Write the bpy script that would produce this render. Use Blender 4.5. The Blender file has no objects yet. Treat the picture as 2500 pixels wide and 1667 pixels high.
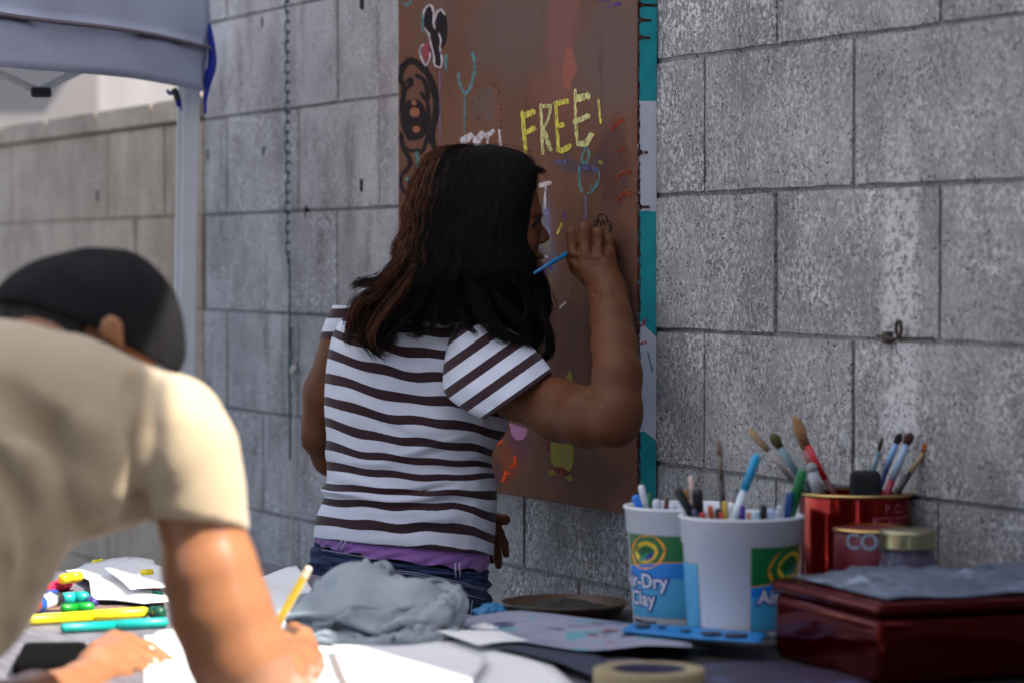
import bpy, bmesh, math, random
import numpy as np
from mathutils import Vector, Matrix
random.seed(7); np.random.seed(7)
SC = bpy.context.scene
COL = SC.collection
# ------------------------------------------------------------ camera
F = 7100.0; KD = 2500/2352.0
CAM = Vector((0, 0, 1.21)); PITCH = math.atan(193.5/F)
cd = bpy.data.cameras.new('camera'); cam = bpy.data.objects.new('camera', cd); COL.objects.link(cam)
cam.location = CAM; cam.rotation_euler = (math.pi/2-PITCH, 0, 0)
cd.sensor_width = 36; cd.lens = F/2500*36; cd.clip_start = .1; cd.clip_end = 500
cd.dof.use_dof = True; cd.dof.focus_distance = 4.45; cd.dof.aperture_fstop = 4.2
SC.camera = cam
# ------------------------------------------------------------ light
TH = math.atan(.4817); ST, CT = math.sin(TH), math.cos(TH)
SUN_EL = math.radians(52.2)
_A = math.radians(55); SUN_AZ = math.atan2(CT*math.cos(_A)+ST*math.sin(_A), ST*math.cos(_A)-CT*math.sin(_A))            # heading (from +Y towards +X), from behind the wall
w = bpy.data.worlds.new('World'); SC.world = w; w.use_nodes = True
nt = w.node_tree; nt.nodes.clear()
sky = nt.nodes.new('ShaderNodeTexSky'); sky.sky_type = 'NISHITA'; sky.sun_disc = False
sky.sun_elevation = SUN_EL; sky.sun_rotation = SUN_AZ; sky.dust_density = 1.2
bg = nt.nodes.new('ShaderNodeBackground'); bg.inputs[1].default_value = .145
ow = nt.nodes.new('ShaderNodeOutputWorld')
nt.links.new(sky.outputs[0], bg.inputs[0]); nt.links.new(bg.outputs[0], ow.inputs[0])
sl = bpy.data.lights.new('sun', 'SUN'); sl.energy = 5.0; sl.angle = math.radians(.6); sl.color = (1, .94, .84)
so = bpy.data.objects.new('sun', sl); COL.objects.link(so)
SD = Vector((math.sin(SUN_AZ)*math.cos(SUN_EL), math.cos(SUN_AZ)*math.cos(SUN_EL), math.sin(SUN_EL)))
so.rotation_euler = SD.to_track_quat('Z', 'Y').to_euler(); so.location = (3, 3, 6)
SC.view_settings.view_transform = 'Standard'; SC.view_settings.look = 'None'
SC.view_settings.gamma = 1; SC.view_settings.exposure = 1.34
try: SC.view_settings.use_curve_mapping = False
except Exception: pass
# ------------------------------------------------------------ geometry of the place
def ray(x, y):
    u = x*KD-1250; v = y*KD-833.5
    return Vector((u/F, math.cos(PITCH)-(v/F)*math.sin(PITCH), -math.sin(PITCH)-(v/F)*math.cos(PITCH)))
def px(x, y, Y):
    r = ray(x, y); return CAM + r*(Y/r.y)
def pw(x, Y): return abs(x)*KD/F*Y           # pixel length to metres at depth Y
TZ = .74
def tab(x, y, h=TZ):
    r = ray(x, y); return CAM + r*((h-CAM.z)/r.z)
O2 = Vector((.2206, 4.412, 0)); T2 = Vector((ST, -CT, 0)); N2 = Vector((-CT, -ST, 0))
def W(s, d, h): return O2 + T2*s + N2*d + Vector((0, 0, h))
def wal(x, y, d=0):
    r = ray(x, y); q = O2+N2*d-CAM
    t = (q.x*N2.x+q.y*N2.y)/(r.x*N2.x+r.y*N2.y)
    P = CAM+r*t; return P
def wsh(x, y, d=0):
    P = wal(x, y, d)-O2; return (P.dot(T2), P.z)
WROT = math.atan2(T2.y, T2.x)                # local x along the wall, local -y... see place()
# ------------------------------------------------------------ objects
def tag(o, label=None, cat=None, group=None, kind=None):
    if label: o['label'] = label
    if cat: o['category'] = cat
    if group: o['group'] = group
    if kind: o['kind'] = kind
    return o
def empty(name, loc, label, cat, group=None, rz=0):
    o = bpy.data.objects.new(name, None); COL.objects.link(o); o.location = loc; o.rotation_euler = (0, 0, rz)
    o.empty_display_size = .05
    bpy.context.view_layer.update() if False else None
    return tag(o, label, cat, group)
def link(name, me, parent=None, loc=None, rot=None):
    o = bpy.data.objects.new(name, me); COL.objects.link(o)
    if parent is not None:
        o.parent = parent
    if loc is not None: o.location = loc
    if rot is not None: o.rotation_euler = rot
    return o
def PM(parent):
    return Matrix.Translation(parent.location) @ parent.rotation_euler.to_matrix().to_4x4() if parent else Matrix()
def mesh(name, vs, fs, m, parent=None, smooth=False, world=True):
    """vs in world space; stored relative to the parent"""
    me = bpy.data.meshes.new(name)
    V = [Vector(v) for v in vs]
    if parent is not None and world:
        a = PM(parent) if parent.parent is None else PM(parent.parent) @ PM(parent)
        inv = a.inverted(); V = [inv @ v for v in V]
    me.from_pydata([tuple(v) for v in V], [], fs)
    if isinstance(m, (list, tuple)):
        for q in m: me.materials.append(q)
    else: me.materials.append(m)
    if smooth: me.polygons.foreach_set('use_smooth', [True]*len(me.polygons))
    me.update()
    return link(name, me, parent)
# ------------------------------------------------------------ materials
class NT:
    def __init__(s, name):
        s.m = bpy.data.materials.new(name); s.m.use_nodes = True; s.t = s.m.node_tree
        s.b = s.t.nodes['Principled BSDF']; s.o = s.t.nodes['Material Output']
    def n(s, typ, **k):
        q = s.t.nodes.new(typ)
        for a, v in k.items():
            if a.startswith('i_'): q.inputs[a[2:].replace('_', ' ')].default_value = v
            else: setattr(q, a, v)
        return q
    def l(s, a, b): s.t.links.new(a, b)
    def coord(s, kind='Object', scale=(1, 1, 1)):
        c = s.n('ShaderNodeTexCoord') if kind != 'World' else s.n('ShaderNodeNewGeometry')
        mp = s.n('ShaderNodeMapping'); mp.inputs['Scale'].default_value = scale
        s.l(c.outputs['Position' if kind == 'World' else kind], mp.inputs[0]); return mp.outputs[0]
    def noise(s, co, scale, detail=4, rough=.6, dist=0):
        q = s.n('ShaderNodeTexNoise'); q.inputs['Scale'].default_value = scale; q.inputs['Detail'].default_value = detail
        q.inputs['Roughness'].default_value = rough; q.inputs['Distortion'].default_value = dist
        s.l(co, q.inputs['Vector']); return q.outputs['Fac']
    def ramp(s, f, pts, interp='LINEAR'):
        q = s.n('ShaderNodeValToRGB'); q.color_ramp.interpolation = interp; e = q.color_ramp.elements
        while len(e) < len(pts): e.new(.5)
        for i, (p, c) in enumerate(pts):
            e[i].position = p; c = (c, c, c) if isinstance(c, (int, float)) else c; e[i].color = (*c[:3], 1)
        s.l(f, q.inputs[0]); return q.outputs[0]
    def mix(s, f, a, b, mode='MIX'):
        q = s.n('ShaderNodeMix'); q.data_type = 'RGBA'; q.blend_type = mode
        for i, v in ((0, f), (6, a), (7, b)):
            if hasattr(v, 'is_linked') or hasattr(v, 'links'): s.l(v, q.inputs[i])
            else: q.inputs[i].default_value = v if i == 0 else (*v[:3], 1)
        return q.outputs[2]
    def math(s, op, a, b=0.):
        q = s.n('ShaderNodeMath'); q.operation = op
        for i, v in ((0, a), (1, b)):
            if hasattr(v, 'links'): s.l(v, q.inputs[i])
            else: q.inputs[i].default_value = v
        return q.outputs[0]
    def bump(s, h, strength=.5, dist=.002):
        q = s.n('ShaderNodeBump'); q.inputs['Strength'].default_value = strength; q.inputs['Distance'].default_value = dist
        s.l(h, q.inputs['Height']); s.l(q.outputs[0], s.b.inputs['Normal']); return q
def mat(name, c, rough=.6, var=.15, scale=30, bump=.2, bd=.001, metal=0, spec=None, coat=0, fine=None):
    t = NT(name); co = t.coord('Object')
    nz = t.noise(co, scale, 5)
    c0 = tuple(max(0, x*(1-var)) for x in c); c1 = tuple(min(1, x*(1+var)) for x in c)
    col = t.ramp(nz, [(.3, c0), (.7, c1)])
    t.l(col, t.b.inputs['Base Color'])
    t.b.inputs['Roughness'].default_value = rough; t.b.inputs['Metallic'].default_value = metal
    if spec is not None: t.b.inputs['Specular IOR Level'].default_value = spec
    if coat: t.b.inputs['Coat Weight'].default_value = coat
    if bump: t.bump(t.noise(co, fine or scale*8, 4), bump, bd)
    return t.m
def srgb(r, g, b):
    f = lambda v: ((v/255+.055)/1.055)**2.4 if v > 10 else v/255/12.92
    return (f(r), f(g), f(b))
# ------------------------------------------------------------ shape makers (return verts, faces)
def box(a, b):
    x0, y0, z0 = a; x1, y1, z1 = b
    v = [(x0, y0, z0), (x1, y0, z0), (x1, y1, z0), (x0, y1, z0), (x0, y0, z1), (x1, y0, z1), (x1, y1, z1), (x0, y1, z1)]
    return v, [(0, 3, 2, 1), (4, 5, 6, 7), (0, 1, 5, 4), (1, 2, 6, 5), (2, 3, 7, 6), (3, 0, 4, 7)]
def bevbox(a, b, r=.005, seg=2):
    bm = bmesh.new(); v, f = box(a, b); vv = [bm.verts.new(p) for p in v]
    for q in f: bm.faces.new([vv[i] for i in q])
    bmesh.ops.bevel(bm, geom=bm.edges[:], offset=r, segments=seg, profile=.6, affect='EDGES')
    bm.verts.index_update(); vs = [tuple(p.co) for p in bm.verts]; fs = [tuple(p.index for p in q.verts) for q in bm.faces]; bm.free()
    return vs, fs
def join(*vf):
    V = []; Fs = []
    for v, f in vf:
        n = len(V); V += [tuple(p) for p in v]; Fs += [tuple(i+n for i in q) for q in f]
    return V, Fs
def xf(vf, M): return [tuple(M @ Vector(p)) for p in vf[0]], vf[1]
def tube(pts, rad, n=8, cap=True):
    pts = [Vector(p) for p in pts]; N = len(pts)
    if isinstance(rad, (int, float)): rad = [rad]*N
    V = []; Fs = []; up = None
    for i, p in enumerate(pts):
        d = (pts[min(i+1, N-1)]-pts[max(i-1, 0)])
        d = d.normalized() if d.length > 1e-9 else Vector((0, 0, 1))
        if up is None:
            up = d.orthogonal().normalized()
        up = (up-d*up.dot(d)); up = up.normalized() if up.length > 1e-6 else d.orthogonal().normalized()
        s = d.cross(up)
        for k in range(n):
            a = 2*math.pi*k/n; V.append(tuple(p+(up*math.cos(a)+s*math.sin(a))*rad[i]))
    for i in range(N-1):
        for k in range(n):
            k2 = (k+1) % n; Fs.append((i*n+k, i*n+k2, (i+1)*n+k2, (i+1)*n+k))
    if cap: Fs.append(tuple(range(n-1, -1, -1))); Fs.append(tuple((N-1)*n+k for k in range(n)))
    return V, Fs
def lathe(prof, n=32, c=(0, 0, 0)):
    V = []; Fs = []; N = len(prof)
    for r, z in prof:
        for k in range(n):
            a = 2*math.pi*k/n; V.append((c[0]+r*math.cos(a), c[1]+r*math.sin(a), c[2]+z))
    for i in range(N-1):
        for k in range(n):
            k2 = (k+1) % n; Fs.append((i*n+k, i*n+k2, (i+1)*n+k2, (i+1)*n+k))
    return V, Fs
def loft(rings, close=True, cap=True):
    n = len(rings[0]); V = [tuple(p) for r in rings for p in r]; Fs = []
    for i in range(len(rings)-1):
        for k in range(n if close else n-1):
            k2 = (k+1) % n; Fs.append((i*n+k, i*n+k2, (i+1)*n+k2, (i+1)*n+k))
    if cap and close: Fs.append(tuple(range(n-1, -1, -1))); Fs.append(tuple((len(rings)-1)*n+k for k in range(n)))
    return V, Fs
def cr(P, n):
    """Catmull-Rom through P (any dimension), n samples per span"""
    P = [np.array(p, float) for p in P]; out = []
    for i in range(len(P)-1):
        a = P[max(i-1, 0)]; b = P[i]; c = P[i+1]; d = P[min(i+2, len(P)-1)]
        for k in range(n):
            t = k/n; out.append(.5*((2*b)+(-a+c)*t+(2*a-5*b+4*c-d)*t*t+(-a+3*b-3*c+d)*t**3))
    out.append(P[-1]); return out
# ------------------------------------------------------------ signed-distance sculpting
class SDF:
    def __init__(s, lo, hi, h):
        s.lo = np.array(lo, np.float32); s.h = h
        s.n = np.ceil((np.array(hi)-np.array(lo))/h).astype(int)+1
        s.F = np.full(s.n, .05, np.float32)
    def sub(s, lo, hi):
        a = np.clip(np.floor((np.array(lo)-s.lo)/s.h).astype(int), 0, s.n-1); b = np.clip(np.ceil((np.array(hi)-s.lo)/s.h).astype(int)+1, 1, s.n)
        ax = [s.lo[i]+s.h*np.arange(a[i], b[i], dtype=np.float32) for i in range(3)]
        sl = tuple(slice(a[i], b[i]) for i in range(3))
        return sl, np.meshgrid(*ax, indexing='ij')
    def put(s, sl, d, k, neg=False):
        A = s.F[sl]
        if neg:
            d = -d; hh = np.clip(.5-.5*(A-d)/k, 0, 1) if k > 0 else None
            s.F[sl] = np.maximum(A, d) if k <= 0 else -( np.minimum(-A, -d) - np.maximum(k-np.abs(A-d), 0)**2/(4*k))
        else:
            s.F[sl] = np.minimum(A, d)-(np.maximum(k-np.abs(A-d), 0)**2/(4*k) if k > 0 else 0)
    def cap(s, a, b, ra, rb, k=.01, neg=False, flat=None):
        a = np.array(a, float); b = np.array(b, float); m = max(ra, rb)+k+3*s.h
        sl, (X, Y, Z) = s.sub(np.minimum(a, b)-m, np.maximum(a, b)+m)
        if X.size == 0: return
        d = b-a; L = max(float(d@d), 1e-12)
        t = np.clip(((X-a[0])*d[0]+(Y-a[1])*d[1]+(Z-a[2])*d[2])/L, 0, 1)
        D = np.sqrt((X-a[0]-t*d[0])**2+(Y-a[1]-t*d[1])**2+(Z-a[2]-t*d[2])**2)-(ra+(rb-ra)*t)
        s.put(sl, D, k, neg)
    def chain(s, pts, rs, k=.01):
        for i in range(len(pts)-1): s.cap(pts[i], pts[i+1], rs[i], rs[i+1], k)
    def ell(s, c, r, R=None, k=.01, neg=False):
        c = np.array(c, float); r = np.array(r, float); m = r.max()+k+3*s.h
        sl, (X, Y, Z) = s.sub(c-m, c+m)
        if X.size == 0: return
        X = X-c[0]; Y = Y-c[1]; Z = Z-c[2]
        if R is not None:
            R = np.array(R, float)
            X, Y, Z = (R[0][0]*X+R[0][1]*Y+R[0][2]*Z, R[1][0]*X+R[1][1]*Y+R[1][2]*Z, R[2][0]*X+R[2][1]*Y+R[2][2]*Z)
        q = np.sqrt((X/r[0])**2+(Y/r[1])**2+(Z/r[2])**2); q2 = np.sqrt((X/r[0]**2)**2+(Y/r[1]**2)**2+(Z/r[2]**2)**2)+1e-9
        s.put(sl, q*(q-1)/q2, k, neg)
    def surf(s, x, y, Y0, Y1, st=.003):
        Y = Y0
        while Y < Y1:
            p = np.array(px(x, y, Y)); i = np.round((p-s.lo)/s.h).astype(int)
            if (i >= 0).all() and (i < s.n).all() and s.F[tuple(i)] < 0: return Y
            Y += st
        return None
    def crease(s, pts, r, depth, k=.015, Y0=2.7, Y1=3.2, neg=True):
        P = []
        for q in cr(pts, 5):
            Y = s.surf(q[0], q[1], Y0, Y1)
            if Y is not None: P.append(np.array(px(q[0], q[1], Y+(depth-r if neg else r-depth))))
        for i in range(len(P)-1):
            e = min(i+1, len(P)-1-i)/3.; rr = r*min(1, .5+.5*e)
            if np.linalg.norm(P[i+1]-P[i]) < .06: s.cap(P[i], P[i+1], rr, rr, k, neg)
    def mesh(s):
        Fd = s.F; S = Fd < 0
        nx, ny, nz = Fd.shape
        cnt = np.zeros((nx-1, ny-1, nz-1), np.uint8)
        for i in (0, 1):
            for j in (0, 1):
                for k in (0, 1): cnt += S[i:nx-1+i, j:ny-1+j, k:nz-1+k]
        act = (cnt > 0) & (cnt < 8); idx = np.argwhere(act); vid = np.full(act.shape, -1, np.int64); vid[act] = np.arange(len(idx))
        acc = np.zeros((len(idx), 3)); c = np.zeros(len(idx))
        corners = [(0, 0, 0), (1, 0, 0), (0, 1, 0), (1, 1, 0), (0, 0, 1), (1, 0, 1), (0, 1, 1), (1, 1, 1)]
        val = [Fd[idx[:, 0]+a, idx[:, 1]+b, idx[:, 2]+d] for a, b, d in corners]
        for p in range(8):
            for q in range(p+1, 8):
                dd = np.array(corners[q])-np.array(corners[p])
                if np.abs(dd).sum() != 1: continue
                m = (val[p] < 0) != (val[q] < 0); t = np.where(m, val[p]/np.where(m, val[p]-val[q], 1), 0)
                P = np.array(corners[p])+t[:, None]*dd
                acc += np.where(m[:, None], P, 0); c += m
        V = (idx+acc/c[:, None])*s.h+s.lo
        Q = []
        for ax in range(3):
            o = [(1, 0), (2, 0), (2, 1)][0]
            sl0 = [slice(None)]*3; sl1 = [slice(None)]*3; sl0[ax] = slice(0, -1); sl1[ax] = slice(1, None)
            e = S[tuple(sl0)] != S[tuple(sl1)]
            w = np.argwhere(e); b, d = [(1, 2), (2, 0), (0, 1)][ax]
            w = w[(w[:, b] > 0) & (w[:, d] > 0) & (w[:, b] < Fd.shape[b]-1) & (w[:, d] < Fd.shape[d]-1)]
            ins = S[w[:, 0], w[:, 1], w[:, 2]]
            def g(db, dd):
                q = w.copy(); q[:, b] += db; q[:, d] += dd; return vid[q[:, 0], q[:, 1], q[:, 2]]
            quad = np.stack([g(-1, -1), g(0, -1), g(0, 0), g(-1, 0)], 1)
            quad[~ins] = quad[~ins][:, ::-1]
            Q.append(quad)
        Q = np.concatenate(Q); Q = Q[(Q >= 0).all(1)]
        return V, Q
def biggest(V, Q):
    lab = np.arange(len(V))
    while True:
        m = lab[Q].min(1); new = lab.copy()
        for k in range(4): np.minimum.at(new, Q[:, k], m)
        new = new[new]
        if (new == lab).all(): break
        lab = new
    u, c = np.unique(lab[Q[:, 0]], return_counts=True); Q = Q[lab[Q[:, 0]] == u[c.argmax()]]
    us, inv = np.unique(Q, return_inverse=True); return V[us], inv.reshape(-1, 4)
def np_mesh(name, V, Q, m, parent=None, smooth=True, relax=0, disp=None):
    if name in ('t_shirt', 'body', 'hair', 'beanie', 'cloth'): V, Q = biggest(V, Q)
    if relax:
        E = np.concatenate([Q[:, [0, 1]], Q[:, [1, 2]], Q[:, [2, 3]], Q[:, [3, 0]]])
        for _ in range(relax):
            A = np.zeros_like(V); c = np.zeros(len(V))
            for a, b in ((0, 1), (1, 0)):
                for k in range(3): A[:, k] += np.bincount(E[:, a], V[E[:, b], k], len(V))
                c += np.bincount(E[:, a], minlength=len(V))
            V = V*.5+.5*A/np.maximum(c, 1)[:, None]
    if parent is not None:
        a = PM(parent).inverted(); R = np.array(a.to_3x3()); V = V@R.T+np.array(a.translation)
    me = bpy.data.meshes.new(name); me.vertices.add(len(V)); me.vertices.foreach_set('co', V.astype(np.float32).ravel())
    me.loops.add(Q.size); me.polygons.add(len(Q)); me.loops.foreach_set('vertex_index', Q.astype(np.int32).ravel())
    me.polygons.foreach_set('loop_start', np.arange(0, Q.size, 4, dtype=np.int32))
    try: me.polygons.foreach_set('loop_total', np.full(len(Q), 4, np.int32))
    except Exception: pass
    me.update(calc_edges=True); me.validate(); me.materials.append(m)
    if smooth: me.polygons.foreach_set('use_smooth', [True]*len(me.polygons))
    return link(name, me, parent)
# ============================================================ the setting
def ground_mat():
    t = NT('asphalt'); co = t.coord('World')
    c = t.ramp(t.noise(co, 3, 6), [(.3, (.13, .12, .115)), (.7, (.22, .205, .19))])
    c = t.mix(t.ramp(t.noise(co, 220, 2), [(.45, 0), (.6, 1)]), c, (.30, .28, .26))
    t.l(c, t.b.inputs['Base Color']); t.b.inputs['Roughness'].default_value = .9
    t.bump(t.noise(co, 160, 4), .5, .003); return t.m
v, f = [(-60, -40, 0), (60, -40, 0), (60, 120, 0), (-60, 120, 0)], [(0, 1, 2, 3)]
tag(mesh('ground', v, f, ground_mat()), kind='structure')

def block_mat(name, base, light, dark, streak=.5, rgh=1.0):
    t = NT(name); co = t.coord('World')
    oi = t.n('ShaderNodeObjectInfo')
    # broad tone and stains
    broad = t.noise(co, 4.5, 5, .6)
    col = t.mix(t.ramp(broad, [(.32, 0), (.68, 1)]), tuple(x*.68 for x in base), tuple(min(1, x*1.26) for x in base))
    col = t.mix(t.math('MULTIPLY', oi.outputs['Random'], .35), col, tuple(x*.72 for x in base))
    # soft vertical run marks
    cs = t.coord('World', (17, 17, 4.5))
    st = t.noise(cs, 1.0, 4, .55)
    col = t.mix(t.math('MULTIPLY', t.ramp(st, [(.5, 0), (.74, 1)]), streak*.62), col, dark)
    st2 = t.noise(t.coord('World', (8, 8, 5)), 1.3, 5, .6)
    col = t.mix(t.math('MULTIPLY', t.ramp(st2, [(.52, 0), (.75, 1)]), .55*streak), col, dark)
    # chalky lime bloom in patches, broken up by the grain of the block
    pm = t.math('MULTIPLY', t.ramp(t.noise(co, 6.5, 6, .7), [(.42, .04), (.60, 1)]), t.math('ADD', t.math('MULTIPLY', oi.outputs['Random'], .7), .45))
    g = t.noise(co, 115, 3, .8)
    g2 = t.noise(t.coord('World', (1, 1, .5)), 230, 2, .7)
    lime = t.math('MULTIPLY', t.math('MULTIPLY', pm, t.ramp(g, [(.50, 0), (.57, 1)])), .95)
    col = t.mix(lime, col, light)
    col = t.mix(t.math('MULTIPLY', t.ramp(g2, [(.56, 0), (.66, 1)]), .55), col, light)
    # run of pale paint down one stretch of the wall
    if name == 'concrete_block':
        dt = t.n('ShaderNodeVectorMath'); dt.operation = 'DOT_PRODUCT'; dt.inputs[1].default_value = tuple(T2); t.l(t.n('ShaderNodeNewGeometry').outputs['Position'], dt.inputs[0])
        sv = t.math('ADD', dt.outputs['Value'], t.math('MULTIPLY', t.math('SUBTRACT', t.noise(co, 22, 4), .5), .035))
        sA = wsh(2026, 800)[0]+O2.dot(T2); sB = wsh(2112, 800)[0]+O2.dot(T2); sm = (sA+sB)/2; hw_ = (sB-sA)/2
        bm_ = t.ramp(t.math('ABSOLUTE', t.math('SUBTRACT', sv, sm)), [(hw_-.012, 1), (hw_+.006, 0)])
        spk = t.ramp(t.noise(co, 75, 3, .7), [(.42, 0), (.50, 1)])
        sz_ = t.n('ShaderNodeSeparateXYZ'); t.l(t.n('ShaderNodeNewGeometry').outputs['Position'], sz_.inputs[0]); zm = t.ramp(t.math('MULTIPLY', sz_.outputs[2], .5), [(.62, 1), (.70, .22)])
        col = t.mix(t.math('MULTIPLY', t.math('MULTIPLY', t.math('MULTIPLY', bm_, spk), .65), zm), col, light)
    # open pores
    vo = t.n('ShaderNodeTexVoronoi'); vo.inputs['Scale'].default_value = 150; t.l(co, vo.inputs['Vector'])
    pores = t.math('MULTIPLY', t.ramp(vo.outputs['Distance'], [(.18, 1), (.34, 0)]), t.ramp(t.noise(co, 34, 3), [(.44, 0), (.60, 1)]))
    col = t.mix(t.math('MULTIPLY', pores, rgh), col, tuple(x*.4 for x in dark))
    pit = t.math('MULTIPLY', t.ramp(g, [(.33, 1), (.42, 0)]), .6*rgh)
    col = t.mix(pit, col, dark)
    t.l(col, t.b.inputs['Base Color']); t.b.inputs['Roughness'].default_value = .93; t.b.inputs['Specular IOR Level'].default_value = .2
    h = t.math('ADD', t.math('MULTIPLY', g, 1.0), t.math('MULTIPLY', g2, .5)); h = t.math('SUBTRACT', h, t.math('MULTIPLY', pores, .8))
    h = t.math('ADD', h, t.math('MULTIPLY', t.noise(co, 30, 3), .8))
    t.bump(h, .8*rgh, .003); return t.m
M_BLOCK = block_mat('concrete_block', (.285, .275, .285), (.66, .645, .67), (.10, .092, .10), .5)
M_BLOCKL = block_mat('concrete_block_smooth', (.375, .355, .37), (.58, .56, .59), (.13, .11, .11), 1.15, .55)
M_TAN = block_mat('tan_block', (.42, .335, .26), (.52, .43, .35), (.17, .13, .10), .7, .4)
M_MORT = block_mat('mortar', (.25, .24, .255), (.34, .33, .345), (.07, .065, .07), .4)
M_MORTT = block_mat('tan_mortar', (.33, .27, .21), (.34, .28, .23), (.12, .09, .07), .4)
BH = .2032; BW = .4064; H0 = 1.311-6*BH      # bottom line of a course

def block_mesh(wd, ht, seed, m, chip=.0022):
    rnd = random.Random(seed); j = .0026
    nx = max(4, int(wd/.035)); nz = 6; dp = .05
    vs = []; fs = []
    x0, x1, z0, z1 = j, wd-j, j, ht-j
    xs = [x0+(x1-x0)*i/nx for i in range(nx+1)]; zs = [z0+(z1-z0)*i/nz for i in range(nz+1)]
    def P(i, k, y):
        ex = 0; ez = 0
        if i == 0: ex = rnd.uniform(0, chip)
        if i == nx: ex = -rnd.uniform(0, chip)
        if k == 0: ez = rnd.uniform(0, chip)
        if k == nz: ez = -rnd.uniform(0, chip)
        return (xs[i]+ex, y, zs[k]+ez)
    grid = {}
    for k in range(nz+1):
        for i in range(nx+1):
            edge = i in (0, nx) or k in (0, nz)
            y = -.0005+(.0009 if edge else 0)+rnd.uniform(-.0003, .0003)
            grid[i, k] = len(vs); vs.append(P(i, k, y))
    for k in range(nz):
        for i in range(nx): fs.append((grid[i, k], grid[i+1, k], grid[i+1, k+1], grid[i, k+1]))
    rim = [(i, 0) for i in range(nx)]+[(nx, k) for k in range(nz)]+[(i, nz) for i in range(nx, 0, -1)]+[(0, k) for k in range(nz, 0, -1)]
    bk = []
    for (i, k) in rim:
        p = vs[grid[i, k]]; bk.append(len(vs)); vs.append((p[0], dp, p[2]))
    n = len(rim)
    for a in range(n):
        b = (a+1) % n; fs.append((grid[rim[a]], bk[a], bk[b], grid[rim[b]]))
    me = bpy.data.meshes.new('block'); me.from_pydata(vs, [], fs); me.materials.append(m)
    me.update(); return me
# wall frame: an empty at O2 whose local x runs along the wall, local y into it (so -y faces the camera side)
def wall_root(name, s0, label, cat):
    return empty(name, W(s0, 0, 0), label, cat, rz=WROT)
wall = wall_root('block_wall', 0, 'tall grey concrete block wall behind the painting girl, pocked and streaked with white bloom', 'wall')
lowwall = wall_root('low_block_wall', -2.03, 'low tan block wall with a thin cap, left of the tall grey wall behind the tent leg', 'wall')
rows = list(range(-6, 7))
ms = {}
def blk(root, off, s0, s1, hb, m, ht=BH):
    key = (round(s1-s0, 3), round(ht, 3), m.name, random.randrange(5))
    if key not in ms: ms[key] = block_mesh(s1-s0, ht, hash(key[:2])+key[3]*17, m)
    o = link('block', ms[key], root, (s0-off, random.uniform(-.0022, .0022), hb))
    return o
SL, SR = -2.03, 2.3
for r in range(-6, 6):
    hb = 1.311+r*BH; ht = BH
    if hb < 0: ht = BH+hb; hb = 0
    base = .146 if r % 2 == 0 else .349
    k = math.floor((SL-base)/BW); s = base+k*BW
    while s < SR:
        a = max(s, SL); b = min(s+BW, SR)
        if b-a > .03:
            mm = M_BLOCK if (a+b)/2 > -.5 else M_BLOCKL
            blk(wall, 0, a, b, hb, mm, ht)
        s += BW
TOPW = 1.311+6*BH
mesh('mortar', *xf(box((SL, .0045, 0), (SR, .19, TOPW)), Matrix.Translation(W(0, 0, 0)) @ Matrix.Rotation(WROT, 4, 'Z')), M_MORT, wall)
# low wall: same courses, top at 1.514 plus a cap
for r in range(-6, 1):
    hb = 1.311+r*BH; ht = BH
    if hb < 0: ht = BH+hb; hb = 0
    base = .146 if r % 2 == 0 else .349
    k = math.floor((-5.6-base)/BW); s = base+k*BW
    while s < SL:
        a = max(s, -5.6); b = min(s+BW, SL-.012)
        if b-a > .03: blk(lowwall, SL, a, b, hb, M_TAN, ht)
        s += BW
s = -5.6
while s < SL-.02:
    b = min(s+BW*1.0, SL-.012)
    v, f = bevbox((s+.003-SL, -.012, 1.517), (b-.003-SL, .2, 1.566), .006)
    mesh('cap_block', v, f, M_TAN, lowwall, world=False); s += BW
mesh('mortar', *box((-5.6-SL, .0045, 0), (-.012, .19, 1.514)), M_MORTT, lowwall, world=False)
# small dark weep slots in the joints and faces
M_SLOT = mat('slot_black', (.012, .012, .014), .9)
for (x, y, wd, hh) in [(831, 8, .011, .024), (605, 52, .008, .024), (607, 347, .008, .022), (831, 426, .011, .025), (479, 357, .008, .024), (225, 450, .009, .03), (704, 488, .007, .026)]:
    d = -.004; s_, h_ = wsh(x, y, 0)
    root = wall if s_ > SL else lowwall; off = 0 if root is wall else SL
    v, f = bevbox((s_-off-wd/2, -.0035, h_-hh/2), (s_-off+wd/2, .01, h_+hh/2), .003, 1)
    mesh('weep_slot', v, f, M_SLOT, root, world=False)
# rusty wire eye stuck in a joint on the right
M_RUST = mat('rusty_wire', (.05, .035, .025), .8, .5, 200, .5, .0005)
eye = empty('wire_eye', wal(2058, 770), 'rusty twisted wire eye sticking out of a mortar joint, right side of the grey wall', 'wire')
c = wal(2064, 755, .012); pts = [c+T2*(.0062*math.cos(a))+Vector((0, 0, .010*math.sin(a))) for a in np.linspace(-1.2, 4.6, 18)]
mesh('loop', *tube(pts,   .0026, 6), M_RUST, eye, True)
pts = [wal(2015, 771, .004), wal(2035, 774, .008), wal(2048, 778, .012), wal(2065, 776, .01), wal(2090, 777, .006), wal(2140, 777, .003)]
mesh('wire_stem', *tube(cr(pts, 4), [.0018]*21, 6), M_RUST, eye, True)
v, f = bevbox((-.008, -.009, -.012), (.005, .004, .004), .003, 2)
mesh('rust_lump', *xf((v, f), Matrix.Translation(wal(2045, 768)) @ Matrix.Rotation(WROT, 4, 'Z')), M_RUST, eye, True)

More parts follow.
